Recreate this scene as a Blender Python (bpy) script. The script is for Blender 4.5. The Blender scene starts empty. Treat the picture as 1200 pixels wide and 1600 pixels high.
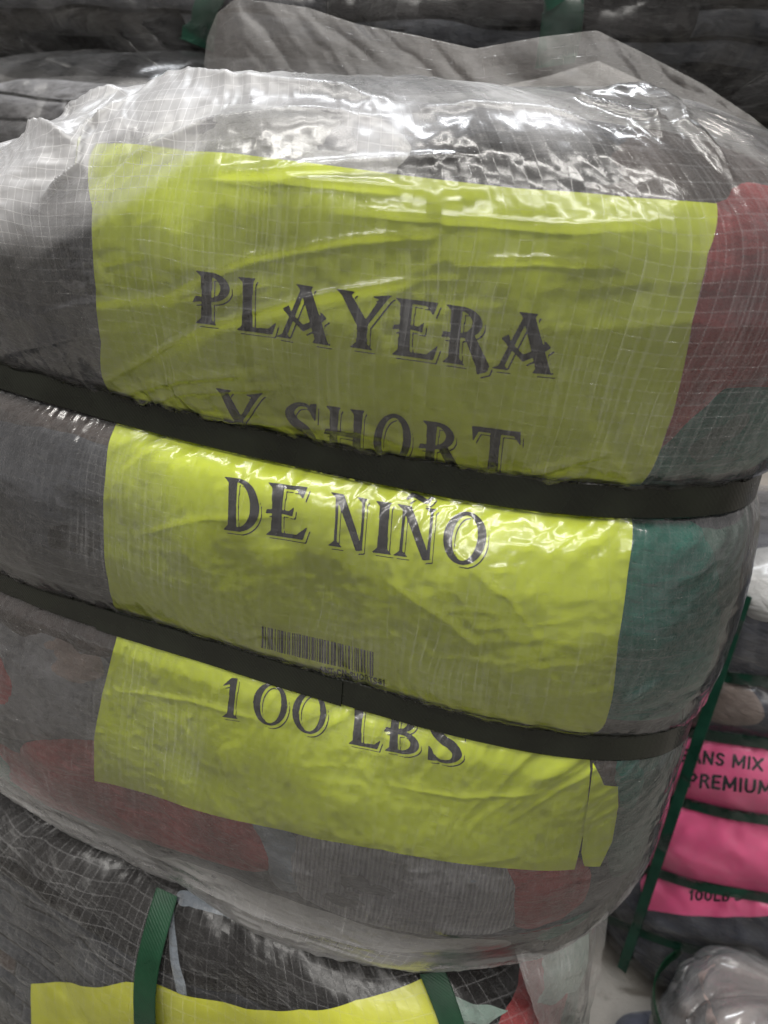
import bpy, bmesh, math, random
import numpy as np
from mathutils import Vector, Matrix
from mathutils.bvhtree import BVHTree
from mathutils.geometry import delaunay_2d_cdt

sc = bpy.context.scene
random.seed(7)

# ------------------------------------------------------------------ camera
FPX = 1167.0                      # focal length in pixels of a 1200 x 1600 frame
PITCH, ROLL = 0.3320, 0.1119
CAM = np.array([0.0, -0.4559, 0.0884])
_fw = np.array([0, math.cos(PITCH), -math.sin(PITCH)])
_up = np.array([0, math.sin(PITCH), math.cos(PITCH)])
_rt = np.array([1.0, 0, 0])
CR = math.cos(ROLL) * _rt + math.sin(ROLL) * _up
CU = -math.sin(ROLL) * _rt + math.cos(ROLL) * _up
cam_d = bpy.data.cameras.new('camera')
cam = bpy.data.objects.new('camera', cam_d)
sc.collection.objects.link(cam)
cam.matrix_world = Matrix(((CR[0], CU[0], -_fw[0], CAM[0]), (CR[1], CU[1], -_fw[1], CAM[1]),
                           (CR[2], CU[2], -_fw[2], CAM[2]), (0, 0, 0, 1)))
cam_d.sensor_fit = 'HORIZONTAL'
cam_d.sensor_width = 36.0
cam_d.lens = 36.0 * FPX / 1200.0
cam_d.clip_start = 0.01
cam_d.clip_end = 60.0
cam_d.dof.use_dof = True
cam_d.dof.focus_distance = 0.36
cam_d.dof.aperture_fstop = 18.0
sc.camera = cam

# ------------------------------------------------------------------ light
w = bpy.data.worlds.new('World')
sc.world = w
w.use_nodes = True
bg = w.node_tree.nodes['Background']
bg.inputs[0].default_value = (1.0, 0.95, 0.92, 1)
bg.inputs[1].default_value = 0.36

def area(name, loc, target, sx, sy, power, col):
    d = bpy.data.lights.new(name, 'AREA')
    d.shape = 'RECTANGLE'
    d.size, d.size_y, d.energy, d.color = sx, sy, power, col
    o = bpy.data.objects.new(name, d)
    sc.collection.objects.link(o)
    o.location = loc
    o.rotation_euler = (Vector(target) - Vector(loc)).to_track_quat('-Z', 'Y').to_euler()
    return o
# warehouse tube fittings hung over the aisle and over the stacks
area('ceiling_lamp', (-0.3, 0.25, 2.2), (-0.3, 0.1, 0), 1.7, 0.12, 30, (0.93, 0.96, 1.0))
for ly, lz in ((-0.9, 2.1), (-1.9, 2.1), (-2.9, 2.1)):
    area('ceiling_lamp', (-0.6, ly, lz), (-0.4, ly * 0.45, -0.1), 3.0, 0.16, 27, (1.0, 0.97, 0.92))
area('ceiling_lamp', (2.4, 2.2, 2.3), (1.6, 2.0, -0.8), 0.5, 2.4, 70, (1.0, 0.93, 0.88))  # unseen distant lamp, added to brighten the far floor

sc.view_settings.view_transform = 'Standard'
sc.view_settings.look = 'None'
sc.view_settings.exposure = 0.32
sc.view_settings.gamma = 1.0
sc.render.engine = 'CYCLES'
sc.cycles.max_bounces = 4
sc.cycles.diffuse_bounces = 2
sc.cycles.glossy_bounces = 1
sc.cycles.transmission_bounces = 3
sc.cycles.transparent_max_bounces = 12
sc.cycles.use_denoising = True
sc.cycles.sample_clamp_indirect = 4.0
sc.cycles.use_adaptive_sampling = True
sc.cycles.adaptive_threshold = 0.035
sc.cycles.adaptive_min_samples = 16

# ------------------------------------------------------------------ helpers
def ray(px, py):
    d = _fw * FPX + CR * (px - 600.0) + CU * (800.0 - py)
    return d / np.linalg.norm(d)

def project(P):
    d = np.asarray(P) - CAM
    z = d @ _fw
    return np.stack([600 + FPX * (d @ CR) / z, 800 - FPX * (d @ CU) / z], -1)

def _hash(ix, iy, seed):
    h = (ix.astype(np.int64) * 374761393 + iy.astype(np.int64) * 668265263 + seed * 974711) & 0xffffffff
    h = ((h ^ (h >> 13)) * 1274126177) & 0xffffffff
    h = h ^ (h >> 16)
    return (h & 0xffffff) / float(0xffffff)

def vnoise(x, y, seed=0):
    x = np.asarray(x, float); y = np.asarray(y, float)
    ix, iy = np.floor(x), np.floor(y)
    fx, fy = x - ix, y - iy
    ux, uy = fx * fx * fx * (fx * (fx * 6 - 15) + 10), fy * fy * fy * (fy * (fy * 6 - 15) + 10)
    a, b = _hash(ix, iy, seed), _hash(ix + 1, iy, seed)
    c, d = _hash(ix, iy + 1, seed), _hash(ix + 1, iy + 1, seed)
    return (a + (b - a) * ux) * (1 - uy) + (c + (d - c) * ux) * uy - 0.5     # -0.5 .. 0.5

def fbm(x, y, seed=0, octv=4):
    r, am = 0.0, 1.0
    for k in range(octv):
        r = r + am * vnoise(x * 2 ** k + 17.3 * k, y * 2 ** k - 9.1 * k, seed + k)
        am *= 0.5
    return r

def ridged(x, y, seed=0, octv=3):
    r, am = 0.0, 1.0
    for k in range(octv):
        r = r + am * (1 - 2.6 * np.abs(vnoise(x * 2 ** k + 5.7 * k, y * 2 ** k + 3.3 * k, seed + k)))
        am *= 0.5
    return r / 1.75          # about -0.3 .. 1

def wobble(uv, amp=0.006):
    """woven tapes never run quite straight"""
    x, y = uv[:, 0], uv[:, 1]
    return np.stack([x + amp * fbm(x * 18, y * 18, 301, 2), y + amp * fbm(x * 18 + 50, y * 18, 307, 2)], 1)

def sstep(a, b, x):
    t = np.clip((x - a) / (b - a), 0, 1)
    return t * t * (3 - 2 * t)

def link(name, me, mat=None, parent=None, smooth=True):
    o = bpy.data.objects.new(name, me)
    sc.collection.objects.link(o)
    if mat is not None:
        me.materials.append(mat)
    if parent is not None:
        o.parent = parent
    if smooth:
        me.polygons.foreach_set('use_smooth', np.ones(len(me.polygons), bool))
    return o

def mesh_np(name, V, F, uv=None):
    """V (n,3) floats, F list of index tuples or an (m,k) array; uv (n,2) per vertex"""
    me = bpy.data.meshes.new(name)
    V = np.ascontiguousarray(V, np.float32)
    if isinstance(F, np.ndarray):
        m, k = F.shape
        me.vertices.add(len(V)); me.vertices.foreach_set('co', V.ravel())
        me.loops.add(m * k); me.loops.foreach_set('vertex_index', F.astype(np.int32).ravel())
        me.polygons.add(m)
        me.polygons.foreach_set('loop_start', np.arange(0, m * k, k, dtype=np.int32))
        me.update(calc_edges=True)
    else:
        me.from_pydata([tuple(v) for v in V], [], F)
        me.update()
    if uv is not None:
        ul = me.uv_layers.new(name='UVMap')
        li = np.zeros(len(me.loops), np.int32); me.loops.foreach_get('vertex_index', li)
        ul.data.foreach_set('uv', np.ascontiguousarray(uv, np.float32)[li].ravel())
        at = me.attributes.new('wear', 'FLOAT', 'POINT')
        at.data.foreach_set('value', np.ascontiguousarray(0.5 + 0.55 * fbm(uv[:, 0] * 13, uv[:, 1] * 13, 555, 3), np.float32))
    return me

def grid_faces(nr, nc, wrap=False):
    r = np.arange(nr - 1)[:, None]
    c = np.arange(nc if wrap else nc - 1)[None, :]
    c2 = (c + 1) % nc
    return np.stack([r * nc + c, r * nc + c2, (r + 1) * nc + c2, (r + 1) * nc + c], -1).reshape(-1, 4)

def empty(name, loc, label, cat, group=None):
    o = bpy.data.objects.new(name, None)
    sc.collection.objects.link(o)
    o.location = loc
    o['label'], o['category'] = label, cat
    if group:
        o['group'] = group
    return o

def adopt(root):
    """parts are built in world space: cancel the root's own offset"""
    bpy.context.view_layer.update()
    inv = root.matrix_world.inverted()
    for c in root.children:
        c.matrix_parent_inverse = inv

# ------------------------------------------------------------------ a strapped barrel-shaped bale
class Barrel:
    """plan: a squarish oval (a wide, bf deep to the front, bb to the back), turned by yaw.
    s runs along the plan's outline (0 = front, + to the right), z is height.
    waists: list of functions z(s) where straps bite in; lobes bulge between them."""
    def __init__(self, cx, cy, yaw, a, bf, bb, n, zb, zt, waists, bulges, flat=0.005, rt=(0.06, 0.06), rb=(0.07, 0.06),
                 lump=0.004, seed=1, taper=0.0, shift=None, sag=None):
        self.sag = sag
        self.cx, self.cy, self.yaw, self.zb, self.zt = cx, cy, yaw, zb, zt
        self.waists, self.bulges, self.flat, self.rt, self.rb = waists, bulges, flat, rt, rb
        self.lump, self.seed, self.taper, self.shift = lump, seed, taper, shift
        self.b = bf
        th = np.linspace(-math.pi / 2 - math.pi, -math.pi / 2 + math.pi, 8001)
        c, s = np.cos(th), np.sin(th)
        bb_ = np.where(s < 0, bf, bb)
        r = (np.abs(c / a) ** n + np.abs(s / bb_) ** n) ** (-1 / n)
        x, y = r * c, r * s
        X = x * math.cos(yaw) - y * math.sin(yaw)
        Y = x * math.sin(yaw) + y * math.cos(yaw)
        S = np.concatenate([[0], np.cumsum(np.hypot(np.diff(X), np.diff(Y)))])
        mid = np.interp(-math.pi / 2, th, S)
        self.L = S[-1]
        self.S, self.X, self.Y, self.TH = S - mid, X, Y, th
        nx, ny = np.gradient(Y), -np.gradient(X)
        k = np.ones(161) / 161                                      # soften the corner normals
        nx = np.convolve(np.pad(nx[:-1], 80, mode='wrap'), k, 'valid'); ny = np.convolve(np.pad(ny[:-1], 80, mode='wrap'), k, 'valid')
        nx = np.append(nx, nx[0]); ny = np.append(ny, ny[0])
        l = np.hypot(nx, ny)
        self.NX, self.NY = nx / l, ny / l
        self.smin, self.smax = self.S[0], self.S[-1]

    def wrap(self, s):
        return (s - self.smin) % self.L + self.smin

    def ring(self, s):
        s = self.wrap(s)
        return (np.interp(s, self.S, self.X), np.interp(s, self.S, self.Y),
                np.interp(s, self.S, self.NX), np.interp(s, self.S, self.NY))

    def bulge(self, s, z):
        """outward bulge of the lobes"""
        zs = [np.full_like(s, self.zb)] + [wf(s) for wf in self.waists] + [np.full_like(s, self.zt)]
        out = np.zeros_like(s)
        nl = len(zs) - 1
        for i in range(nl):
            lo = zs[i] + (self.flat if i > 0 else -0.03)
            hi = zs[i + 1] - (self.flat if i < nl - 1 else -0.03)
            t = np.clip((z - lo) / (hi - lo), 0, 1)
            B = self.bulges[i](s) if callable(self.bulges[i]) else self.bulges[i]
            under = 1 - np.clip(1 - t / 0.42, 0, 1) ** 2.3          # underside swells slowly over its strap
            over = 1 - np.clip((t - 0.42) / 0.58, 0, 1) ** 2.3
            e = np.where(t < 0.42, under, over)
            out = np.maximum(out, B * e * (1 + 0.25 * fbm(s * 9 + i * 31, z * 4, self.seed + 50, 2)))
        return out

    def base(self, s, z):
        s = np.asarray(s, float); z = np.asarray(z, float)
        x, y, nx, ny = self.ring(s)
        B = self.bulge(s, z)
        env = np.clip(B / 0.008, 0, 1) if self.waists else 1.0
        ang = s / self.L * 2 * math.pi
        o = B + self.lump * env * (fbm(s * 11 + 3, z * 13, self.seed, 3) * 1.6)
        k = np.ones_like(s)
        h, dpt = self.rt
        u = np.clip((z - (self.zt - h)) / h, 0, 1)
        k = k - dpt / 0.12 * (1 - np.sqrt(np.clip(1 - u * u, 0, 1)))
        h, dpt = self.rb
        u = np.clip(((self.zb + h) - z) / h, 0, 1)
        k = k - dpt / 0.12 * (1 - np.sqrt(np.clip(1 - u * u, 0, 1)))
        tp = 1 + self.taper * (z - self.zb)
        sx = sy = 0.0
        if self.shift is not None:
            sx, sy = self.shift[0] * (z - self.zb), self.shift[1] * (z - self.zb)
        zz = z
        if self.sag is not None:                                    # a shoulder that has slumped
            zz = z - self.sag(self.wrap(s)) * sstep(self.zt - 0.10, self.zt, z)
        return np.stack([self.cx + sx + x * k * tp + nx * o, self.cy + sy + y * k * tp + ny * o, zz], -1)

    def P(self, s, z, off=0.0):
        s = np.asarray(s, float); z = np.asarray(z, float)
        e = 0.0012
        p = self.base(s, z)
        ds = self.base(s + e, z) - self.base(s - e, z)
        z1, z0 = np.clip(z + e, self.zb, self.zt), np.clip(z - e, self.zb, self.zt)
        dz = self.base(s, z1) - self.base(s, z0)
        n = np.cross(ds, dz)
        n = n / (np.linalg.norm(n, axis=-1, keepdims=True) + 1e-12)
        return p + n * np.asarray(off)[..., None]

    def zrows(self, step):
        m = np.linspace(self.zb + self.rb[0], self.zt - self.rt[0], max(3, int((self.zt - self.rt[0] - self.zb - self.rb[0]) / step)))
        nb = max(4, int(self.rb[0] * 1.5 / step)); nt = max(4, int(self.rt[0] * 1.5 / step))
        b = self.zb + self.rb[0] * (1 - np.sin(np.linspace(math.pi / 2, 0, nb + 1)[:-1]))
        t = self.zt - self.rt[0] * (1 - np.sin(np.linspace(0, math.pi / 2, nt + 1)[1:]))
        return np.concatenate([b, m, t])

    def scols(self, fine, coarse, s0, s1):
        a = np.arange(s0, s1, fine)
        b = np.linspace(s1, s0 + self.L, max(6, int((self.L - (s1 - s0)) / coarse)), endpoint=False)
        return np.concatenate([a, b])

    def solid(self, name, mat, parent, offf=None, milk=None, fine=0.004, coarse=0.012, s0=None, s1=None, step=0.004, caps=True, post=None, wob=0.0):
        s0 = self.smin if s0 is None else s0
        s1 = self.smax - fine if s1 is None else s1
        sc_, zr = self.scols(fine, coarse, s0, s1), self.zrows(step)
        Sg, Zg = np.meshgrid(sc_, zr)
        off = offf(Sg, Zg) if offf is not None else 0.0 * Sg
        V = self.P(Sg, Zg, off)
        if post is not None:
            V = post(V, Sg, Zg)
        # metric uv: s along, profile arc length up
        j = len(sc_) // 3
        prof = self.base(np.full_like(zr, 0.0), zr)
        arc = np.concatenate([[0], np.cumsum(np.linalg.norm(np.diff(prof, axis=0), axis=1))])
        uv = np.stack([Sg, np.repeat(arc[:, None], len(sc_), 1)], -1).reshape(-1, 2)
        if wob:
            uv = wobble(uv, wob)
        nr, nc = Sg.shape
        F = [grid_faces(nr, nc, True)]
        V = V.reshape(-1, 3)
        if caps:
            for row, zc, flip in ((0, self.zb - 0.002, True), (nr - 1, self.zt + 0.002, False)):
                ringv = V[row * nc:(row + 1) * nc]
                cen = ringv.mean(0)
                prev = np.arange(row * nc, (row + 1) * nc)
                for q in (0.6, 0.25, 0.02):
                    nv = cen + (ringv - cen) * q
                    nv[:, 2] = ringv[:, 2] + (zc - ringv[:, 2]) * (1 - q)
                    idx = np.arange(len(V), len(V) + nc)
                    V = np.concatenate([V, nv]); uv = np.concatenate([uv, uv[row * nc:(row + 1) * nc] + [[0, (1 - q) * 0.1 * (1 if not flip else -1)]]])
                    a, b = (prev, idx) if not flip else (idx, prev)
                    F.append(np.stack([a, np.roll(a, -1), np.roll(b, -1), b], -1))
                    prev = idx
        me = mesh_np(name, V, np.concatenate(F), uv)
        if milk is not None:                                        # gathered film layers, plus white highlights of top and belly painted in
            mv = np.zeros(len(V), np.float32); mv[:Sg.size] = milk(Sg, Zg).ravel(); mv[Sg.size:] = 1.0
            at = me.attributes.new('milk', 'FLOAT', 'POINT'); at.data.foreach_set('value', mv)
        return link(name, me, mat, parent)

    def bvh(self, step=0.003):
        sc_ = np.arange(self.smin, self.smax, step)
        zr = self.zrows(step)
        Sg, Zg = np.meshgrid(sc_, zr)
        V = self.base(Sg, Zg).reshape(-1, 3)
        F = grid_faces(len(zr), len(sc_), True)
        self._sg, self._zg = Sg.ravel(), Zg.ravel()
        self._V, self._F = V, F
        self.tree = BVHTree.FromPolygons([tuple(v) for v in V], [tuple(f) for f in F])
        return self

    def hit(self, px, py):
        loc, nrm, idx, dist = self.tree.ray_cast(Vector(CAM), Vector(ray(px, py)))
        if loc is None:
            return None
        # exact s,z by inverse-distance over the face's corners
        f = self._F[idx]
        v = self._V[f]
        p = np.array(loc)
        # bilinear inverse approximated by projecting on the two grid directions
        e1, e2 = v[1] - v[0], v[3] - v[0]
        A = np.stack([e1, e2], 1)
        uvw, *_ = np.linalg.lstsq(A, p - v[0], rcond=None)
        s0, s1 = self._sg[f[0]], self._sg[f[1]]
        if s1 < s0: s1 += self.L
        z0, z1 = self._zg[f[0]], self._zg[f[3]]
        return (s0 + (s1 - s0) * uvw[0], z0 + (z1 - z0) * uvw[1])

def cyl_hit(bar, px, py):
    """where a view ray meets the plain upright outline of a bale (no bulge)"""
    d = ray(px, py)
    th = np.linspace(0.1, 2.5, 6000)
    pts = CAM + d * th[:, None]
    X, Y = pts[:, 0] - bar.cx, pts[:, 1] - bar.cy
    ang = np.arctan2(-X * math.sin(bar.yaw) + Y * math.cos(bar.yaw), X * math.cos(bar.yaw) + Y * math.sin(bar.yaw))
    ang = np.where(ang > math.pi / 2, ang - 2 * math.pi, ang)
    R = np.interp(ang, bar.TH, np.hypot(bar.X, bar.Y))
    f = np.hypot(X, Y) - R
    i = np.argmax(f < 0)
    if f[i] >= 0:
        i = np.argmin(np.abs(f))
    return float(np.interp(ang[i], bar.TH, bar.S)), float(pts[i, 2])

# ------------------------------------------------------------------ materials
class NB:
    def __init__(self, name):
        self.m = bpy.data.materials.new(name)
        self.m.use_nodes = True
        self.nt = self.m.node_tree
        self.nt.nodes.clear()
        self.out = self.nt.nodes.new('ShaderNodeOutputMaterial')
    def n(self, typ, **kw):
        x = self.nt.nodes.new('ShaderNode' + typ)
        ins = kw.pop('i', {})
        for k, v in kw.items():
            setattr(x, k, v)
        for k, v in ins.items():
            self.put(x.inputs[k], v)
        return x
    def put(self, sock, v):
        if isinstance(v, bpy.types.Node):
            v = v.outputs[0]
        if isinstance(v, bpy.types.NodeSocket):
            self.nt.links.new(v, sock)
        else:
            sock.default_value = v
    def math(self, op, a, b=0.0, clamp=False):
        x = self.n('Math', operation=op, use_clamp=clamp)
        self.put(x.inputs[0], a); self.put(x.inputs[1], b)
        return x.outputs[0]
    def ramp(self, v, a, b, c=0.0, d=1.0, smooth=True):
        x = self.n('MapRange', interpolation_type='SMOOTHSTEP' if smooth else 'LINEAR')
        for k, q in enumerate((v, a, b, c, d)):
            self.put(x.inputs[k], q)
        return x.outputs[0]
    def noise(self, vec, scale, detail=3.0, rough=0.55):
        return self.n('TexNoise', i={'Vector': vec, 'Scale': scale, 'Detail': detail, 'Roughness': rough}).outputs[0]
    def scaled(self, vec, x, y, z=1.0):
        return self.n('Mapping', i={'Vector': vec, 'Scale': (x, y, z)}).outputs[0]
    def mixc(self, f, a, b):
        x = self.n('Mix', data_type='RGBA')
        self.put(x.inputs[0], f); self.put(x.inputs[6], a); self.put(x.inputs[7], b)
        return x.outputs[2]
    def done(self, sh):
        self.nt.links.new(sh if isinstance(sh, bpy.types.NodeSocket) else sh.outputs[0], self.out.inputs[0])
        return self.m

def rgba(c):
    return (c[0], c[1], c[2], 1.0)

def cloth_mat(name, col, var=0.35, rib=0.0):
    b = NB(name)
    tc = b.n('TexCoord')
    v = tc.outputs['Object']
    n1 = b.noise(v, 28, 4)
    n2 = b.noise(v, 900, 2)
    dark = tuple(c * (1 - var) for c in col); lite = tuple(min(1, c * (1 + var)) for c in col)
    c = b.mixc(b.ramp(n1, 0.3, 0.7), rgba(dark), rgba(lite))
    fo = b.noise(b.scaled(v, 30, 30, 75), 1.0, 3, 0.5)
    h = b.math('ADD', b.math('MULTIPLY', b.math('ABSOLUTE', b.math('SUBTRACT', fo, 0.5)), 14.0), b.math('ADD', n1, n2))
    if rib:
        wv = b.n('TexWave', wave_type='BANDS', bands_direction='X', i={'Vector': v, 'Scale': rib, 'Distortion': 0.6, 'Detail': 1.0, 'Detail Scale': 0.3})
        c = b.mixc(b.math('MULTIPLY', wv.outputs['Fac'], 0.55), c, rgba(tuple(q * 0.45 for q in col)))
        h = b.math('ADD', h, b.math('MULTIPLY', wv.outputs['Fac'], 2.0))
    bp = b.n('Bump', i={'Strength': 0.8, 'Distance': 0.0011, 'Height': h})
    p = b.n('BsdfPrincipled', i={'Base Color': c, 'Roughness': 0.92, 'Normal': bp, 'Sheen Weight': 0.25, 'Specular IOR Level': 0.2})
    return b.done(p)

def film_mat(name, cell=0.0050, haze=0.022, rough=0.15, bump=1.0, lines=0.13, spec=1.0, streaks=0.13, veil=0.06, check=0.012, tint=(0.97, 0.97, 0.96), body=(0.82, 0.82, 0.83)):
    """clear woven tape film: see-through, faintly milky, glossy, with its tape grid"""
    b = NB(name)
    uv = b.n('UVMap').outputs[0]
    usc = b.n('VectorMath', operation='SCALE'); b.put(usc.inputs[0], uv); usc.inputs['Scale'].default_value = 1.0 / cell
    sx = b.n('SeparateXYZ', i={0: usc.outputs[0]})
    u, v = sx.outputs[0], sx.outputs[1]
    du, dv = b.math('PINGPONG', u, 0.5), b.math('PINGPONG', v, 0.5)
    fl_u, fl_v = b.math('FLOOR', u), b.math('FLOOR', v)
    par = b.math('MODULO', b.math('ABSOLUTE', b.math('ADD', fl_u, fl_v)), 2.0)
    par = b.math('SUBTRACT', b.math('MULTIPLY', par, 2.0), 1.0)
    cv = b.n('CombineXYZ', i={0: fl_u, 1: fl_v})
    wn = b.n('TexWhiteNoise', noise_dimensions='2D', i={'Vector': cv})
    rs = b.n('SeparateColor', i={0: wn.outputs['Color']})
    milk = b.n('Attribute', attribute_name='milk').outputs['Fac']
    lu = b.ramp(du, 0.008, 0.05, 1.0, 0.0)
    lv = b.math('MULTIPLY', b.ramp(dv, 0.01, 0.05, 1.0, 0.0), 0.9)
    patch = b.n('Attribute', attribute_name='wear').outputs['Fac']
    wear = b.ramp(patch, 0.36, 0.70, 0.28, 1.0)
    line = b.math('MULTIPLY', b.math('MAXIMUM', lu, lv), wear)
    # fine drawn streaks along the tapes
    uvx = b.n('SeparateXYZ', i={0: uv})
    cu = b.math('FLOOR', b.math('MULTIPLY', uvx.outputs[0], 1250.0))
    r1 = b.n('TexWhiteNoise', noise_dimensions='1D', i={'W': cu}).outputs['Value']
    cvv = b.math('FLOOR', b.math('ADD', b.math('MULTIPLY', uvx.outputs[1], b.math('ADD', 18.0, b.math('MULTIPLY', r1, 40.0))), b.math('MULTIPLY', r1, 31.0)))
    st = b.n('TexWhiteNoise', noise_dimensions='2D', i={'Vector': b.n('CombineXYZ', i={0: cu, 1: cvv})}).outputs['Value']
    streak = b.math('POWER', st, 3.5)
    hp = b.math('MULTIPLY', b.math('MULTIPLY', du, dv), b.math('MULTIPLY', par, 0.8))
    fu = b.math('FRACT', u); fv = b.math('FRACT', v)
    tl = b.math('ADD', b.math('MULTIPLY', b.math('SUBTRACT', rs.outputs[0], 0.5), fu), b.math('MULTIPLY', b.math('SUBTRACT', rs.outputs[1], 0.5), fv))
    tl = b.math('MULTIPLY', tl, b.math('ADD', 0.5, b.math('MULTIPLY', b.math('POWER', rs.outputs[2], 5.0), 4.0)))
    h = b.math('ADD', hp, tl)
    h = b.math('ADD', h, b.math('MULTIPLY', lu, -0.08))
    h = b.math('ADD', h, b.math('MULTIPLY', streak, 0.05))
    bp = b.n('Bump', i={'Strength': 1.0, 'Distance': 0.00045 * bump, 'Height': h})
    hz = b.math('ADD', b.math('ADD', haze, b.math('MULTIPLY', milk, 0.27)), b.math('MULTIPLY', line, b.math('ADD', lines, b.math('MULTIPLY', milk, 0.22))))
    hz = b.math('ADD', hz, b.math('MULTIPLY', b.math('MULTIPLY', streak, wear), streaks))
    hz = b.math('ADD', hz, b.math('MULTIPLY', b.ramp(patch, 0.40, 0.80), veil))
    hz = b.math('ADD', hz, b.math('MULTIPLY', b.math('MULTIPLY', b.math('POWER', rs.outputs[2], 2.0), b.math('GREATER_THAN', par, 0.0)), check), clamp=True)
    tr = b.n('BsdfTransparent', i={'Color': rgba(tint)})
    df = b.n('BsdfDiffuse', i={'Color': rgba(body), 'Normal': bp})
    m1 = b.n('MixShader', i={0: hz, 1: tr.outputs[0], 2: df.outputs[0]})
    gl = b.n('BsdfGlossy', i={'Color': (1, 1, 1, 1), 'Roughness': b.math('ADD', b.math('ADD', rough, b.math('MULTIPLY', milk, 0.15)), b.math('MULTIPLY', rs.outputs[2], 0.05)), 'Normal': bp})
    fr = b.n('Fresnel', i={'IOR': 1.62, 'Normal': bp})
    ff = b.math('MULTIPLY', fr, spec, clamp=True)
    m2 = b.n('MixShader', i={0: ff, 1: m1.outputs[0], 2: gl.outputs[0]})
    return b.done(m2)

def paper_mat(name, col, var=0.10):
    b = NB(name)
    v = b.n('TexCoord').outputs['Object']
    n1 = b.noise(v, 14, 3)
    c = b.mixc(b.ramp(n1, 0.3, 0.7), rgba(tuple(q * (1 - var) for q in col)), rgba(tuple(min(1, q * (1 + var)) for q in col)))
    bp = b.n('Bump', i={'Strength': 0.08, 'Distance': 0.0006, 'Height': b.noise(v, 60, 3)})
    return b.done(b.n('BsdfPrincipled', i={'Base Color': c, 'Roughness': 0.62, 'Specular IOR Level': 0.35, 'Normal': bp}))

def strap_mat(name, col, rough=0.38):
    b = NB(name)
    uv = b.n('UVMap').outputs[0]
    wv = b.n('TexWave', wave_type='BANDS', bands_direction='DIAGONAL', i={'Vector': uv, 'Scale': 260.0, 'Distortion': 0.3})
    n1 = b.noise(uv, 30, 4)
    sc_n = b.noise(b.scaled(uv, 25, 1500), 1.0, 3)
    c = b.mixc(b.ramp(n1, 0.35, 0.7), rgba(tuple(q * 0.8 for q in col)), rgba(tuple(q * 1.35 for q in col)))
    h = b.math('ADD', b.math('MULTIPLY', wv.outputs['Fac'], 0.5), b.math('ADD', b.math('MULTIPLY', n1, 1.5), b.math('MULTIPLY', sc_n, 0.5)))
    bp = b.n('Bump', i={'Strength': 0.5, 'Distance': 0.0003, 'Height': h})
    r = b.ramp(n1, 0.3, 0.7, rough - 0.08, rough + 0.12)
    return b.done(b.n('BsdfPrincipled', i={'Base Color': c, 'Roughness': r, 'Normal': bp, 'Specular IOR Level': 0.3}))

def flat_mat(name, col, rough=0.7):
    b = NB(name)
    v = b.n('TexCoord').outputs['Object']
    n1 = b.noise(v, 180, 3)
    c = b.mixc(b.ramp(n1, 0.3, 0.75), rgba(tuple(q * 0.8 for q in col)), rgba(tuple(q * 1.3 for q in col)))
    return b.done(b.n('BsdfPrincipled', i={'Base Color': c, 'Roughness': rough}))

def concrete_mat():
    b = NB('concrete')
    v = b.n('TexCoord').outputs['Object']
    n1, n2, n3 = b.noise(v, 3, 5), b.noise(v, 30, 5, 0.65), b.noise(v, 260, 3)
    c = b.mixc(b.ramp(n1, 0.35, 0.65), (0.20, 0.19, 0.17, 1), (0.31, 0.29, 0.26, 1))
    c = b.mixc(b.ramp(n2, 0.56, 0.70, 0.0, 0.75), c, (0.20, 0.185, 0.165, 1))
    h = b.math('ADD', b.math('MULTIPLY', n2, 2.0), n3)
    bp = b.n('Bump', i={'Strength': 0.5, 'Distance': 0.002, 'Height': h})
    return b.done(b.n('BsdfPrincipled', i={'Base Color': c, 'Roughness': b.ramp(n2, 0.3, 0.7, 0.45, 0.75), 'Normal': bp}))

FILM = film_mat('woven_film', cell=0.0045, bump=0.45, haze=0.016, rough=0.14, lines=0.085, streaks=0.05, veil=0.022, check=0.014)
FILM_FLAP = film_mat('woven_film_flap', haze=0.07, rough=0.32, bump=0.5, lines=0.05, streaks=0.03, spec=0.6, veil=0.04, body=(0.52, 0.48, 0.45))
FILM_FAR = film_mat('film_far', cell=0.010, haze=0.006, rough=0.2, bump=0.8, lines=0.05, streaks=0.02, spec=0.6, veil=0.03)
FILM_LOW = film_mat('film_low', cell=0.0070, haze=0.0, rough=0.2, bump=1.2, lines=0.13, streaks=0.0, spec=0.6, veil=0.015)
FILM_SKIRT = film_mat('woven_film_skirt', haze=0.08, rough=0.2, bump=0.8, lines=0.12, streaks=0.15)
FILM_BAG = film_mat('film_bag', cell=0.02, haze=0.12, rough=0.13, bump=0.1, lines=0.0, streaks=0.0)
PAPER = paper_mat('lime_paper', (0.54, 0.625, 0.036))
PAPER_Y = paper_mat('yellow_paper', (0.56, 0.58, 0.05))
PINK = paper_mat('pink_paper', (0.80, 0.12, 0.30))
INK = flat_mat('black_ink', (0.008, 0.008, 0.011), 0.7)
STRAP_BLACK = strap_mat('black_strap', (0.009, 0.011, 0.007), 0.28)
STRAP_GREEN = strap_mat('green_strap', (0.004, 0.036, 0.015), 0.3)
STRAP_DGREEN = strap_mat('dark_green_strap', (0.006, 0.036, 0.022), 0.32)
C_DGREY = cloth_mat('charcoal_cloth', (0.050, 0.053, 0.062))
C_GREY = cloth_mat('grey_cloth', (0.16, 0.16, 0.17))
C_LGREY = cloth_mat('light_grey_knit', (0.34, 0.34, 0.37), 0.15, rib=130.0)
C_PGREY = cloth_mat('pale_grey_cloth', (0.36, 0.36, 0.36), 0.2)
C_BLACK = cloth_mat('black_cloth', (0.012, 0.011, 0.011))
C_BROWN = cloth_mat('brown_black_cloth', (0.050, 0.038, 0.034))
C_MAROON = cloth_mat('maroon_cloth', (0.28, 0.042, 0.046), 0.35)
C_RED = cloth_mat('dusty_red_cloth', (0.32, 0.08, 0.08), 0.25)
C_TEAL = cloth_mat('teal_cloth', (0.012, 0.125, 0.095), 0.25)
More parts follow.
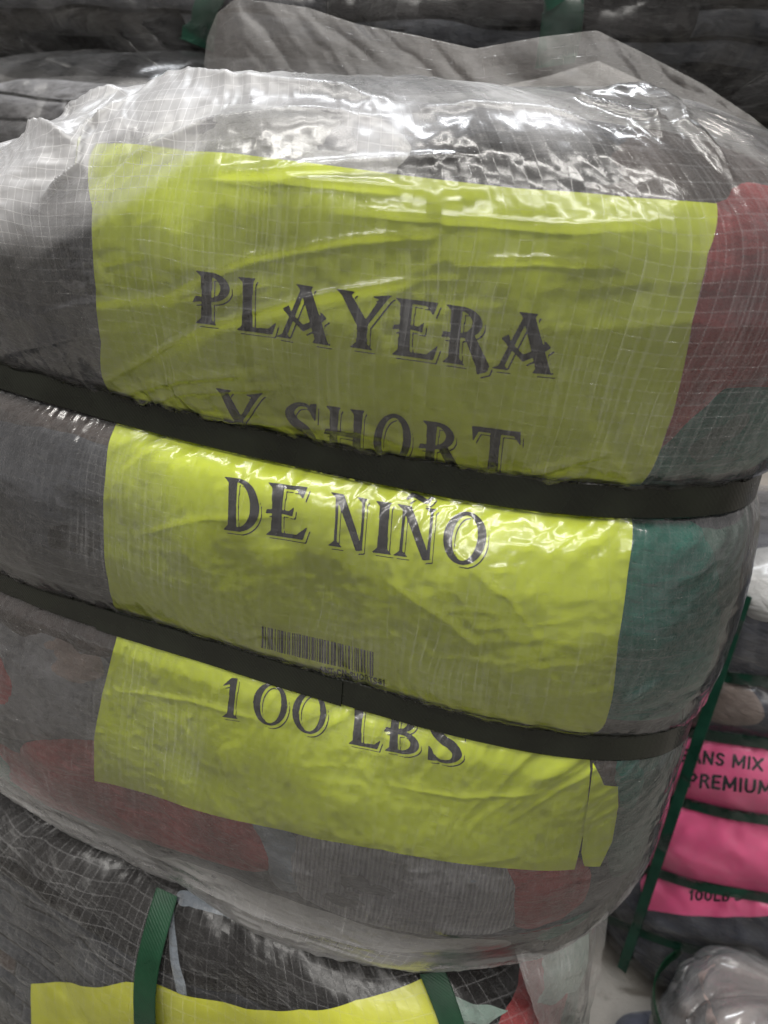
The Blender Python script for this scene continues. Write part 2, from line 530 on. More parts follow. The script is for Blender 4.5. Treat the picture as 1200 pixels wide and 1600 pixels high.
C_SAGE = cloth_mat('sage_cloth', (0.060, 0.115, 0.095), 0.3)
C_MINT = cloth_mat('mint_cloth', (0.26, 0.36, 0.32), 0.15)
C_NAVY = cloth_mat('navy_cloth', (0.050, 0.055, 0.075), 0.3)
C_TAUPE = cloth_mat('taupe_cloth', (0.20, 0.16, 0.145), 0.25)
C_BLUEGREY = cloth_mat('blue_grey_cloth', (0.20, 0.23, 0.27), 0.15)
C_PEACH = cloth_mat('peach_cloth', (0.55, 0.36, 0.30), 0.15)

# ------------------------------------------------------------------ patches lying on a bale
def hit_near(bar, px, py):
    h = bar.hit(px, py)
    if h is None:                      # just off the outline: slide towards the bale's middle
        c = project(np.array([[bar.cx, bar.cy, 0.5 * (bar.zb + bar.zt)]]))[0]
        for t in np.linspace(0.004, 0.6, 150):
            h = bar.hit(px + (c[0] - px) * t, py + (c[1] - py) * t)
            if h is not None:
                break
    return h

def to_sz(bar, pts):
    out = []
    for p in pts:
        if p[0] == 's':
            out.append((p[1], p[2]))
        else:
            out.append(hit_near(bar, *p))
    return out

def resample(poly, step, closed=True):
    out = []
    n = len(poly)
    for i in range(n if closed else n - 1):
        a, b = np.array(poly[i]), np.array(poly[(i + 1) % n])
        k = max(1, int(np.linalg.norm(b - a) / step))
        out += [tuple(a + (b - a) * j / k) for j in range(k)]
    if not closed:
        out.append(tuple(poly[-1]))
    return out

def smooth_poly(poly, it=2):
    for _ in range(it):
        q = []
        for i in range(len(poly)):
            a, b = np.array(poly[i]), np.array(poly[(i + 1) % len(poly)])
            q += [tuple(0.75 * a + 0.25 * b), tuple(0.25 * a + 0.75 * b)]
        poly = q
    return poly

def dist_poly(pts, poly):
    d = np.full(len(pts), 9.0)
    n = len(poly)
    for i in range(n):
        a, b = np.array(poly[i]), np.array(poly[(i + 1) % n])
        ab = b - a
        t = np.clip(((pts - a) @ ab) / (ab @ ab + 1e-12), 0, 1)
        d = np.minimum(d, np.linalg.norm(pts - a - t[:, None] * ab, axis=1))
    return d

def inside_poly(pts, poly):
    c = np.zeros(len(pts), bool)
    n = len(poly)
    for i in range(n):
        (x0, y0), (x1, y1) = poly[i], poly[(i + 1) % n]
        if y0 == y1:
            continue
        k = ((y0 > pts[:, 1]) != (y1 > pts[:, 1])) & (pts[:, 0] < (x1 - x0) * (pts[:, 1] - y0) / (y1 - y0) + x0)
        c ^= k
    return c

def patch(bar, name, mat, parent, poly_sz, step, offf, thick=0.0, wav=0.0, seed=0):
    """cloth, paper or film lying on the bale inside an outline given in (s, z); offf(s, z, edge_distance) is its height"""
    poly = resample(poly_sz, step)
    if wav:
        P_ = np.array(poly)
        poly = [tuple(q) for q in P_ + wav * np.stack([fbm(P_[:, 0] * 60, P_[:, 1] * 60, seed), fbm(P_[:, 0] * 60, P_[:, 1] * 60, seed + 9)], 1)]
    A = np.array(poly)
    g = np.stack(np.meshgrid(np.arange(A[:, 0].min(), A[:, 0].max(), step), np.arange(A[:, 1].min(), A[:, 1].max(), step)), -1).reshape(-1, 2)
    g[:, 0] += (np.round(g[:, 1] / step).astype(int) % 2) * step * 0.5
    cpoly = poly[::max(1, len(poly) // 400)]
    g = g[inside_poly(g, poly)]
    dd = dist_poly(g, cpoly)
    g = g[dd > step * 0.45]
    n = len(poly)
    V2 = [Vector(p) for p in poly] + [Vector(p) for p in g]
    ov, oe, of, *_ = delaunay_2d_cdt(V2, [(i, (i + 1) % n) for i in range(n)], [], 1, 1e-7)
    Q = np.array([tuple(v) for v in ov])
    d = dist_poly(Q, cpoly)
    V = bar.P(Q[:, 0], Q[:, 1], offf(Q[:, 0], Q[:, 1], d))
    me = mesh_np(name, V, [tuple(f) for f in of], Q)
    o = link(name, me, mat, parent)
    if thick:
        md = o.modifiers.new('thickness', 'SOLIDIFY'); md.thickness = thick; md.offset = -1
    return o

def garment(bar, mat, parent, pts, h=0.0012, seed=0, step=0.0028, edge=0.0028, round_=2, z_off=0.0, wave=0.0021, soft=None):
    poly = smooth_poly(to_sz(bar, pts), round_)
    sf = soft or (lambda s, z: 1.0)
    f = lambda s, z, d: z_off - 0.0006 + sf(s, z) * h * (1 - np.exp(-d / edge)) + sf(s, z) * wave * (fbm(s * 40 + seed, z * 70, seed) + 0.5 * ridged(s * 24 + 2 * z * 24 + seed, z * 40, seed + 2, 2) - 0.2) * np.clip(d / 0.006, 0, 1)
    return patch(bar, 'garment', mat, parent, poly, step, f, wav=0.002, seed=seed)

def band(name, pts, nrm, up, width, thick, mat, parent, closed=False, uvs=None, crown=0.0):
    """a flat strap: centre line pts, outward normals, width directions"""
    pts, nrm, up = np.array(pts), np.array(nrm), np.array(up)
    prof = [(-0.5, 0.0), (-0.5, 0.7), (-0.46, 1.0), (-0.2, 1.0 + crown), (0.0, 1.0 + crown), (0.2, 1.0 + crown), (0.46, 1.0), (0.5, 0.7), (0.5, 0.0)]
    k = len(prof)
    V = np.stack([pts + up * (width * a) + nrm * (thick * b) for a, b in prof], 1)
    arc = np.concatenate([[0], np.cumsum(np.linalg.norm(np.diff(pts, axis=0), axis=1))])
    uv = np.stack([np.repeat(arc[:, None], k, 1), np.repeat(np.array([a * width for a, b in prof])[None], len(pts), 0)], -1).reshape(-1, 2)
    n = len(pts)
    F = []
    for i in range(n if closed else n - 1):
        j = (i + 1) % n
        for c in range(k):
            c2 = (c + 1) % k
            F.append((i * k + c, j * k + c, j * k + c2, i * k + c2))
    if not closed:
        F += [tuple(range(k)), tuple(range((n - 1) * k + k - 1, (n - 1) * k - 1, -1))]
    me = mesh_np(name, V.reshape(-1, 3), F, uv)
    o = link(name, me, mat, parent, smooth=False)
    return o

def ring_strap(bar, zf, off, width, thick, mat, parent, label=None, s0=None, s1=None, n=260, tilt=0.0, name='strap', wob=0.0004):
    closed = s0 is None
    s = np.linspace(bar.smin, bar.smax, n, endpoint=False) if closed else np.linspace(s0, s1, n)
    x, y, nx, ny = bar.ring(s)
    z = zf(s)
    tp = 1 + bar.taper * (z - bar.zb)
    sx, sy = (bar.shift if bar.shift is not None else (0, 0))
    o_ = off + wob * fbm(s * 30, s * 0 + 3, 5)
    pts = np.stack([bar.cx + sx * (z - bar.zb) + x * tp + nx * o_, bar.cy + sy * (z - bar.zb) + y * tp + ny * o_, z], -1)
    nr = np.stack([nx, ny, 0 * nx], -1)
    tl = tilt + 0.10 * fbm(s * 14, s * 0 + 8, 3)
    up = np.stack([nx * np.sin(tl), ny * np.sin(tl), np.cos(tl)], -1)
    o = band(name, pts, nr, up, width, thick, mat, parent, closed)
    if label:
        o['label'] = label
    return o

def column_strap(bar, sf, z0, z1, off, width, thick, mat, parent, n=120, label=None, taut=None):
    """a strap running up over the outside of a bale along s = sf(z)"""
    z = np.linspace(z0, z1, n)
    s = sf(z)
    e = 0.004
    zz = np.linspace(0, 1, n)
    pts = bar.P(s, z, 0 * z + off)
    if taut is not None:                     # pulled straight across the lobes
        x, y, nx, ny = bar.ring(s)
        pts = np.stack([bar.cx + x + nx * taut, bar.cy + y + ny * taut, z], -1)
    # taut: follow the hull of the profile, not its dents
    k = 9
    pad = np.concatenate([pts[:1].repeat(k, 0), pts, pts[-1:].repeat(k, 0)])
    sm = np.stack([np.convolve(pad[:, c], np.ones(2 * k + 1) / (2 * k + 1), 'valid') for c in range(3)], 1)
    a = bar.P(s - e, z, 0 * z + off); b_ = bar.P(s + e, z, 0 * z + off)
    up = b_ - a
    if taut is not None:
        up = np.stack([-ny, nx, 0 * nx], -1)
        up = np.where(((b_ - a) * up).sum(-1, keepdims=True) < 0, -up, up)
    up = up / np.linalg.norm(up, axis=1, keepdims=True)
    t = np.gradient(sm, axis=0); t /= np.linalg.norm(t, axis=1, keepdims=True)
    nr = np.cross(up, t); nr /= np.linalg.norm(nr, axis=1, keepdims=True)
    o = band('strap', sm, nr, up, width, thick, mat, parent)
    if label:
        o['label'] = label
    return o

# ------------------------------------------------------------------ print: drawn letters
_gl = {}
class Glyph:
    RES = 150
    def __init__(self, w):
        self.w = w
        R = self.RES
        self.pad = 0.22
        nx, ny = int((w + 2 * self.pad) * R), int((1.32 + 2 * self.pad) * R)
        self.x = (np.arange(nx) + 0.5) / R - self.pad
        self.y = (np.arange(ny) + 0.5) / R - self.pad
        self.X, self.Y = np.meshgrid(self.x, self.y)
        self.pts = np.stack([self.X.ravel(), self.Y.ravel()], 1)
        self.m = np.zeros(self.X.shape, bool)
    def poly(self, *p):
        self.m |= inside_poly(self.pts, p).reshape(self.m.shape); return self
    def ring(self, cx, cy, rx, ry, ix, iy, icx=None, xmin=-9, ty=0.0):
        icx = cx if icx is None else icx
        X, Y = self.X - ty * (self.Y - cy), self.Y
        o = ((X - cx) / rx) ** 2 + ((Y - cy) / ry) ** 2 < 1
        i = ((X - icx) / ix) ** 2 + ((Y - cy) / iy) ** 2 < 1
        self.m |= o & ~i & (self.X >= xmin); return self
    def stroke(self, pts, ws):
        pts = np.array(pts, float)
        # Catmull-Rom
        q = []; wq = []
        P_ = np.concatenate([[2 * pts[0] - pts[1]], pts, [2 * pts[-1] - pts[-2]]])
        for i in range(1, len(P_) - 2):
            for t in np.linspace(0, 1, 14):
                q.append(0.5 * (2 * P_[i] + (P_[i + 1] - P_[i - 1]) * t + (2 * P_[i - 1] - 5 * P_[i] + 4 * P_[i + 1] - P_[i + 2]) * t * t
                                + (-P_[i - 1] + 3 * P_[i] - 3 * P_[i + 1] + P_[i + 2]) * t ** 3))
                wq.append(ws[i - 1] + (ws[i] - ws[i - 1]) * t)
        for c, r in zip(q, wq):
            self.m |= (self.X - c[0]) ** 2 + (self.Y - c[1]) ** 2 < (r * 0.5) ** 2
        return self
    def stem(self, x, wd, y0=0.0, y1=1.0, foot=True, head=True, sp=0.10):
        self.poly((x, y0), (x + wd, y0), (x + wd * 0.93, (y0 + y1) / 2), (x + wd, y1), (x, y1), (x + wd * 0.07, (y0 + y1) / 2))
        if foot:
            self.poly((x - sp, y0), (x + wd + sp, y0), (x + wd, y0 + 0.10), (x, y0 + 0.10))
        if head:
            self.poly((x - sp, y1), (x + wd + sp * 0.4, y1), (x + wd, y1 - 0.07), (x, y1 - 0.09))
        return self

def glyph(ch):
    if ch == 'P':
        return Glyph(0.70).stem(.16, .22).ring(.36, .72, .36, .28, .20, .20, .34, .34).poly((.0, .40), (.2, .44), (.2, .52), (.06, .53))
    if ch == 'R':
        return (Glyph(0.92).stem(.14, .21).ring(.34, .73, .38, .27, .22, .19, .32, .32).poly((.0, .42), (.5, .47), (.5, .53), (.03, .53))
                .poly((.40, .50), (.60, .52), (.90, .05), (.86, -.06), (.68, -.13), (.66, .0)))
    if ch == 'L':
        return Glyph(0.80).stem(.14, .22).poly((.06, 0), (.74, 0), (.82, .24), (.66, .10), (.3, .08))
    if ch == 'A':
        return (Glyph(1.06).poly((.38, 1), (.70, 1), (.66, .93), (.98, .06), (1.04, 0), (.70, 0), (.74, .08), (.50, .80), (.44, .93))
                .poly((.46, .90), (.53, .86), (.24, .07), (.30, 0), (.02, 0), (.14, .07))
                .poly((.14, .52), (.26, .60), (.30, .47), (.52, .29), (.80, .44), (.86, .56), (.96, .46), (.84, .36), (.53, .17), (.28, .38)))
    if ch == 'Y':
        return (Glyph(1.0).poly((0, 1), (.34, 1), (.28, .93), (.55, .50), (.55, .40), (.37, .42), (.10, .92))
                .poly((.62, .96), (1.0, 1.05), (.92, .97), (.58, .44), (.50, .46), (.76, .93))
                .stem(.38, .2, 0, .5, True, False, .1))
    if ch == 'E':
        return (Glyph(0.86).stem(.14, .23).poly((.1, 1), (.84, 1), (.76, .76), (.64, .91), (.3, .93)).poly((.1, 0), (.80, 0), (.88, .27), (.68, .09), (.3, .08))
                .poly((.02, .43), (.3, .48), (.58, .44), (.60, .62), (.50, .54), (.3, .55), (.05, .52)))
    if ch == 'S':
        return (Glyph(0.72).stroke([(.64, .78), (.50, .94), (.28, .93), (.14, .76), (.26, .58), (.48, .46), (.60, .28), (.50, .09), (.28, .04), (.10, .16)],
                                   [.07, .06, .10, .20, .22, .22, .20, .09, .07, .07])
                .poly((.56, .98), (.70, 1.0), (.69, .66), (.62, .74)).poly((.02, .36), (.09, .28), (.20, .02), (.02, .0)))
    if ch == 'H':
        return Glyph(0.96).stem(.12, .2, sp=.09).stem(.64, .2, sp=.09).poly((.0, .46), (.7, .46), (.7, .55), (.04, .57))
    if ch == 'O':
        return Glyph(0.94).ring(.47, .5, .45, .52, .26, .44, .47, -9, .06)
    if ch == '0':
        return Glyph(0.80).ring(.40, .5, .39, .51, .24, .45, .41, -9, .05)
    if ch == 'T':
        return Glyph(0.98).stem(.38, .22, 0, 1, True, False).poly((.0, 1.0), (.98, 1.0), (1.0, .72), (.86, .90), (.14, .90), (.05, .70))
    if ch == 'D':
        return Glyph(0.86).stem(.13, .2).ring(.34, .5, .50, .50, .30, .42, .33, .30)
    if ch in 'NÑ':
        g = Glyph(0.98).stem(.16, .07, sp=.13).stem(.76, .07, 0, 1, False, True, .14).poly((.10, 1), (.34, 1), (.84, 0), (.68, -.03), (.17, .92))
        if ch == 'Ñ':
            g.stroke([(.24, 1.13), (.36, 1.23), (.52, 1.18), (.66, 1.13), (.78, 1.24)], [.05, .10, .12, .10, .05])
        return g
    if ch == 'I':
        return Glyph(0.46).stem(.12, .22)
    if ch == '1':
        return Glyph(0.50).stem(.18, .17, 0, 1, True, False, .12).poly((.0, .78), (.2, 1.02), (.35, 1.02), (.35, .9), (.2, .86))
    if ch == 'B':
        return (Glyph(0.86).stem(.13, .2).ring(.34, .75, .34, .25, .18, .18, .33, .30).ring(.36, .26, .44, .27, .26, .19, .34, .30).poly((.0, .44), (.3, .48), (.3, .54), (.04, .56)))
    raise KeyError(ch)

BLOCK = {'J': (.55, [[(.45, .9), (.45, .3), (.38, .1), (.25, .08), (.1, .2)]]), 'E': (.6, [[(.52, .92), (.12, .92), (.12, .08), (.52, .08)], [(.12, .5), (.46, .5)]]),
         'A': (.72, [[(.06, .05), (.36, .95), (.66, .05)], [(.18, .34), (.54, .34)]]), 'N': (.72, [[(.12, .05), (.12, .95), (.60, .05), (.60, .95)]]),
         'S': (.62, [[(.52, .80), (.40, .92), (.22, .92), (.12, .75), (.20, .57), (.42, .46), (.52, .28), (.42, .10), (.22, .08), (.10, .2)]]),
         'M': (.86, [[(.12, .05), (.12, .95), (.43, .25), (.74, .95), (.74, .05)]]), 'I': (.26, [[(.13, .05), (.13, .95)]]), 'X': (.68, [[(.08, .95), (.60, .05)], [(.60, .95), (.08, .05)]]),
         'P': (.62, [[(.12, .05), (.12, .93), (.38, .93), (.52, .72), (.38, .48), (.12, .48)]]), 'R': (.66, [[(.12, .05), (.12, .93), (.38, .93), (.54, .72), (.38, .50), (.12, .50)], [(.34, .5), (.58, .05)]]),
         'U': (.70, [[(.12, .95), (.12, .3), (.22, .1), (.46, .1), (.58, .3), (.58, .95)]]), '1': (.40, [[(.08, .75), (.24, .93), (.24, .05)]]),
         '0': (.64, [[(.32, .93), (.14, .75), (.10, .5), (.14, .25), (.32, .07), (.50, .25), (.54, .5), (.50, .75), (.32, .93)]]), 'L': (.56, [[(.12, .95), (.12, .08), (.50, .08)]]),
         'B': (.64, [[(.12, .08), (.12, .92), (.38, .92), (.50, .72), (.38, .52), (.12, .52)], [(.38, .52), (.54, .30), (.40, .08), (.12, .08)]]), "'": (.2, [[(.1, .95), (.1, .7)]]),
         'C': (.66, [[(.56, .78), (.42, .92), (.24, .92), (.10, .7), (.10, .3), (.24, .08), (.42, .08), (.56, .22)]]), 'H': (.70, [[(.12, .05), (.12, .95)], [(.58, .05), (.58, .95)], [(.12, .5), (.58, .5)]]),
         'D': (.68, [[(.12, .08), (.12, .92), (.36, .92), (.56, .7), (.56, .3), (.36, .08), (.12, .08)]]), 'T': (.62, [[(.04, .92), (.58, .92)], [(.31, .92), (.31, .05)]]),
         'O': (.74, [[(.37, .93), (.16, .78), (.10, .5), (.16, .22), (.37, .07), (.58, .22), (.64, .5), (.58, .78), (.37, .93)]]), '-': (.4, [[(.06, .45), (.34, .45)]]),
         '#': (.7, [[(.24, .1), (.30, .9)], [(.46, .1), (.52, .9)], [(.08, .35), (.62, .35)], [(.10, .65), (.64, .65)]])}
def block_line(bar, parent, txt, p0, p1, cap, offf, lean=0.0, weight=0.17):
    """plain bold capitals from baseline point p0 to p1 (photo frame), one part per line"""
    tot = sum(BLOCK[c][0] if c != ' ' else .35 for c in txt) + .06 * len(txt)
    x, V2, F2 = 0.0, [], []
    for c in txt:
        if c == ' ':
            x += .41; continue
        wd, pls = BLOCK[c]
        key = (c, weight)
        if key not in _gl:
            g = Glyph(wd)
            for pl in pls:
                for a, b_ in zip(pl[:-1], pl[1:]):
                    g.stroke([a, b_], [weight, weight])
            K = 6
            full = g.m.astype(np.float32)
            ny, nx = (full.shape[0] // K) * K, (full.shape[1] // K) * K
            f = full[:ny, :nx].reshape(ny // K, K, nx // K, K).mean((1, 3))
            _gl[key] = march(f, g.x[:nx].reshape(-1, K).mean(1), g.y[:ny].reshape(-1, K).mean(1))
        gv, gf = _gl[key]
        i = len(V2)
        for gx, gy in gv:
            u = (x + gx) / tot
            V2.append((p0[0] + (p1[0] - p0[0]) * u + lean * gy * cap, p0[1] + (p1[1] - p0[1]) * u - gy * cap))
        F2 += [tuple(i + k for k in f) for f in gf]
        x += wd + .06
    return print_on(bar, 'lettering', INK, parent, V2, F2, offf)

def glyph_field(ch, d=0.068, t=0.024):
    g = glyph(ch)
    m = g.m
    R = g.RES
    def sh(k):
        o = np.zeros_like(m); k = int(round(k * R))
        if k == 0: return m.copy()
        o[:-k, k:] = m[k:, :-k]
        return o
    line = sh(d)
    for q in np.linspace(0, d - t, 7):
        line &= ~sh(q)
    full = (m | line).astype(np.float32)
    K = 3
    ny, nx = (full.shape[0] // K) * K, (full.shape[1] // K) * K
    f = full[:ny, :nx].reshape(ny // K, K, nx // K, K).mean((1, 3))
    xs = g.x[:nx].reshape(-1, K).mean(1); ys = g.y[:ny].reshape(-1, K).mean(1)
    return f, xs, ys, g.w

def march(f, xs, ys, lev=0.5):
    """filled marching squares -> (verts2d, faces)"""
    V, F, key = [], [], {}
    def vid(k, x, y):
        if k not in key:
            key[k] = len(V); V.append((x, y))
        return key[k]
    ny, nx = f.shape
    for j in range(ny - 1):
        row = f[j:j + 2].max(0)
        for i in np.nonzero(np.maximum(row[:-1], row[1:]) >= lev)[0]:
            c = [(i, j), (i + 1, j), (i + 1, j + 1), (i, j + 1)]
            v = [f[q[1], q[0]] for q in c]
            poly = []
            for k in range(4):
                a, b = c[k], c[(k + 1) % 4]
                va, vb = v[k], v[(k + 1) % 4]
                if va >= lev:
                    poly.append(vid(a, xs[a[0]], ys[a[1]]))
                if (va >= lev) != (vb >= lev):
                    t = (lev - va) / (vb - va)
                    kk = (min(a, b), max(a, b))
                    poly.append(vid(kk, xs[a[0]] + (xs[b[0]] - xs[a[0]]) * t, ys[a[1]] + (ys[b[1]] - ys[a[1]]) * t))
            if len(poly) >= 3:
                F.append(tuple(poly))
    return V, F

def glyph_mesh(ch):
    if ch not in _gl:
        f, xs, ys, wd = glyph_field(ch)
        _gl[ch] = march(f, xs, ys) + (wd,)
    return _gl[ch]

def print_on(bar, name, mat, parent, V2, F, offf):
    """flat print given by points in the photograph's frame, laid on the sheet of a bale"""
    S, Z, ok = [], [], []
    for (x, y) in V2:
        h = bar.hit(x, y)
        ok.append(h is not None)
        S.append(h[0] if h else 0); Z.append(h[1] if h else 0)
    S, Z = np.array(S), np.array(Z)
    V = bar.P(S, Z, offf(S, Z))
    F = [f for f in F if all(ok[k] for k in f)]
    me = mesh_np(name, V, F)
    return link(name, me, mat, parent, smooth=False)

def text_line(bar, parent, letters, offf, mat=None):
    """letters: (char, x_left, x_right, y_base_left, y_base_right, cap_height, lean)"""
    for ch, x0, x1, yb0, yb1, cap, lean in letters:
        gv, gf, wd = glyph_mesh(ch)
        V2 = []
        for gx, gy in gv:
            u = gx / wd
            V2.append((x0 + (x1 - x0) * u + lean * gy * cap, yb0 + (yb1 - yb0) * u - gy * cap))
        print_on(bar, 'letter', mat or INK, parent, V2, gf, offf)

# ================================================================== the floor
FLOOR_Z = -0.80
me = mesh_np('floor', np.array([(-6, -3, FLOOR_Z), (9, -3, FLOOR_Z), (9, 14, FLOOR_Z), (-6, 14, FLOOR_Z)]), [(0, 1, 2, 3)])
fl = link('floor', me, concrete_mat(), None, False)
fl['kind'] = 'structure'

# ================================================================== the main bale
PLAN = dict(cx=-0.0774, cy=0.0, yaw=-0.3701, a=0.2695, bf=0.1027, bb=0.16, n=2.9)
probe = Barrel(zb=-.33, zt=.165, waists=[], bulges=[0.0], **PLAN)
STRAP_UP = [(0, 583), (180, 637), (350, 680), (500, 712), (600, 731), (800, 770), (985, 786), (1100, 776), (1150, 762)]
STRAP_LO = [(0, 901), (180, 968), (300, 1000), (530, 1072), (700, 1120), (900, 1159), (1000, 1156), (1050, 1140)]
def path(bar, px):
    h = sorted(cyl_hit(bar, *p) for p in px)
    s = np.array([-0.5, -0.3] + [q[0] for q in h] + [0.42, 0.6]); z = np.array([h[0][1]] * 2 + [q[1] for q in h] + [h[-1][1]] * 2)
    ss = np.linspace(-0.7, 0.7, 281)
    zz = np.interp(ss, s, z)
    k = np.hanning(33); k /= k.sum()
    zz = np.convolve(np.pad(zz, 16, mode='edge'), k, 'valid')
    return lambda q: np.interp(q, ss, zz)
w_up, w_lo = path(probe, STRAP_UP), path(probe, STRAP_LO)
main = Barrel(zb=-0.316, zt=0.150, waists=[w_lo, w_up], bulges=[lambda s: 0.013 - 0.020 * sstep(0.15, 0.30, s), lambda s: 0.017 - 0.007 * sstep(0.2, 0.3, s), lambda s: 0.024 - 0.004 * sstep(0.2, 0.3, s)], flat=0.0082,
              rt=(0.056, 0.050), rb=(0.120, 0.055), lump=0.0038, seed=11, sag=lambda s: 0.045 * sstep(0.06, -0.20, s), **PLAN).bvh(0.003)

bale = empty('clothing_bale', (-0.0774, 0.0, -0.32),
             'large clear wrapped clothing bale with lime label and two black straps', 'bale', 'strapped clothing bales')

def pleats(s, z):
    """gathers of film and paper where the straps bite"""
    out = np.zeros_like(s)
    for i, wf in enumerate((w_lo, w_up)):
        d = z - wf(s)
        ad = np.maximum(np.abs(d) - 0.007, 0)
        ln = 0.011 + 0.020 * np.clip(vnoise(s * 22 + 9 * i, np.sign(d) * 3.1, 21 + i) + 0.5, 0, 1)
        env = np.exp(-ad / ln) * sstep(0.001, 0.006, np.abs(d))
        slant = d * np.where(d < 0, -0.55, 0.35) * (1 + 1.2 * sstep(0.12, 0.25, s))
        r = ridged(s * 95 + slant * 95 + 1.4 * fbm(s * 20, z * 20, 5, 2), z * 9 + i * 40, 33 + i, 2)
        out += env * r
    return out * 0.0022

def buckle(s, z):
    """soft dents in the sheet"""
    return 0.0010 * fbm(s * 17 + 2, z * 19, 71, 2)

def off_strap(s, z):
    return sstep(0.004, 0.018, np.minimum(np.abs(z - w_lo(s)), np.abs(z - w_up(s))))

def paper_h(s, z, d=None):
    return 0.0014 + 0.0018 * off_strap(s, z) + 0.75 * pleats(s, z) + buckle(s, z)

# clothes: a packed core with the garments that show pressed against the film
core = main.solid('packed_clothes', C_DGREY, bale, lambda s, z: 0 * s - 0.0008, fine=0.004, coarse=0.014, s0=-0.24, s1=0.40, step=0.004)
G = [
    (C_GREY, [('s', -.33, .149), ('s', -.33, .095), (-0 + 2, 300), (90, 345), (165, 330), (165, 250), (300, 250), (610, 290), (640, 215), ('s', .10, .149)], .0010),
    (C_PGREY, [(180, 262), (300, 262), (620, 300), (650, 215), (560, 170), (300, 150), (190, 190)], .0014),
    (C_BLACK, [(600, 292), (630, 225), (760, 205), (900, 195), (960, 215), (1000, 320), (800, 312)], .0014),
    (C_BROWN, [(900, 320), (880, 250), (960, 190), (1060, 205), ('s', .33, .148), ('s', .33, .115), (1150, 272), (1118, 335)], .0016),
    (C_MAROON, [(1090, 330), (1125, 318), (1150, 262), ('s', .31, .108), ('s', .42, .106), ('s', .42, .045), (1160, 590), (1100, 640), (1040, 705), (1000, 720), (1030, 550)], .0018),
    (C_RED, [(1165, 300), ('s', .33, .100), ('s', .42, .100), ('s', .42, .05), (1192, 560), (1188, 420)], .0024),
    (C_TEAL, [(1000, 745), (1030, 690), (1085, 640), (1150, 585), ('s', .40, .045), ('s', .44, .016), ('s', .24, .010)], .0020),
    (C_DGREY, [('s', -.30, .085), (5, 330), (80, 360), (190, 345), (200, 560), (205, 640), (100, 605), ('s', -.14, .012), ('s', -.30, .012)], .0014),
    (C_BROWN, [('s', -.22, -.010), (0, 612), (150, 650), (210, 668), (210, 705), (90, 680), (0, 660), ('s', -.22, -.03)], .0018),
    (C_DGREY, [('s', -.25, -.025), (0, 650), (205, 690), (200, 945), (100, 915), (0, 875), ('s', -.25, -.110)], .0013),
    (C_TEAL, [(968, 812), (1040, 804), (1105, 815), (1128, 930), (1118, 1030), (1062, 1112), (970, 1128), (918, 1124), (946, 1000), (958, 900)], .0016),
    (C_SAGE, [('s', .255, -.010), ('s', .45, -.010), ('s', .45, -.112), ('s', .30, -.115), (1075, 1100), (1112, 1000), (1110, 920), (1080, 850), (1060, 815)], .0014),
    (C_BROWN, [('s', -.25, -.128), (0, 925), (120, 965), (200, 990), (190, 1040), (60, 1010), ('s', -.25, -.150)], .0018),
    (C_GREY, [('s', -.25, -.140), (0, 960), (190, 1020), (190, 1170), (120, 1155), (30, 1160), (0, 1150), ('s', -.25, -.190)], .0013),
    (C_RED, [('s', -.16, -.165), (0, 1020), (28, 1050), (30, 1095), (0, 1120), ('s', -.16, -.185)], .0021),
    (C_RED, [(25, 1165), (70, 1150), (190, 1160), (200, 1220), (120, 1215), (40, 1200)], .0018),
    (C_MAROON, [('s', -.20, -.205), (0, 1170), (60, 1185), (160, 1215), (330, 1265), (420, 1290), (440, 1370), (330, 1350), (150, 1290), (20, 1250), ('s', -.20, -.245)], .0014),
    (C_TEAL, [('s', -.20, -.205), (0, 1175), (22, 1200), (20, 1255), (0, 1262), ('s', -.2, -.235)], .0019),
    (C_BLUEGREY, [(370, 1270), (440, 1285), (480, 1330), (470, 1400), (420, 1385), (415, 1320)], .0017),
    (C_LGREY, [(450, 1285), (620, 1320), (800, 1340), (815, 1420), (790, 1460), (620, 1455), (440, 1400)], .0015),
    (C_MAROON, [(790, 1335), (890, 1330), (930, 1360), (900, 1430), (800, 1460), (795, 1400)], .0019),
    (C_SAGE, [('s', .22, -.135), ('s', .45, -.135), ('s', .45, -.25), (985, 1380), (945, 1370), (950, 1230), (930, 1190)], .0014),
    (C_TEAL, [(955, 1185), (1005, 1180), (1010, 1240), (975, 1290), (955, 1240)], .0020),
    (C_BROWN, [(915, 1170), (965, 1172), (972, 1220), (965, 1300), (940, 1340), (900, 1340)], .0018),
    (C_TEAL, [(830, 1470), (880, 1440), (930, 1420), (915, 1450), (860, 1480)], .0020),
    (C_PGREY, [('s', -.2, -.25), (0, 1255), (150, 1300), (330, 1360), (450, 1405), (620, 1460), (800, 1465), (800, 1490), (600, 1485), (400, 1430), (200, 1350), ('s', -.2, -.27)], .0010),
    (C_NAVY, [('s', -.22, .060), (0, 440), (60, 470), (130, 520), (110, 590), (20, 560), ('s', -.22, .03)], .0019),
    (C_GREY, [(60, 380), (140, 372), (165, 420), (150, 480), (90, 455)], .0017),
    (C_BLACK, [(100, 780), (170, 790), (175, 880), (120, 890), (60, 860)], .0016),
    (C_TAUPE, [(60, 985), (150, 1010), (180, 1060), (120, 1080), (50, 1040)], .0020),
    (C_SAGE, [(1050, 700), (1110, 650), (1160, 620), (1185, 650), (1150, 700), (1080, 735)], .0024),
    (C_GREY, [(500, 1345), (600, 1362), (640, 1400), (560, 1430), (490, 1400)], .0021),
    (C_BLUEGREY, [(640, 1350), (740, 1352), (770, 1380), (700, 1395)], .0020),
    (C_BLACK, [(200, 1300), (260, 1310), (300, 1340), (240, 1345)], .0018),
    (C_BROWN, [(1110, 420), (1150, 400), (1165, 470), (1120, 520), (1095, 500)], .0022),
]
for k, (mt, pts, h) in enumerate(G):
    garment(main, mt, bale, pts, h=h * 1.35, seed=100 + k, soft=off_strap)

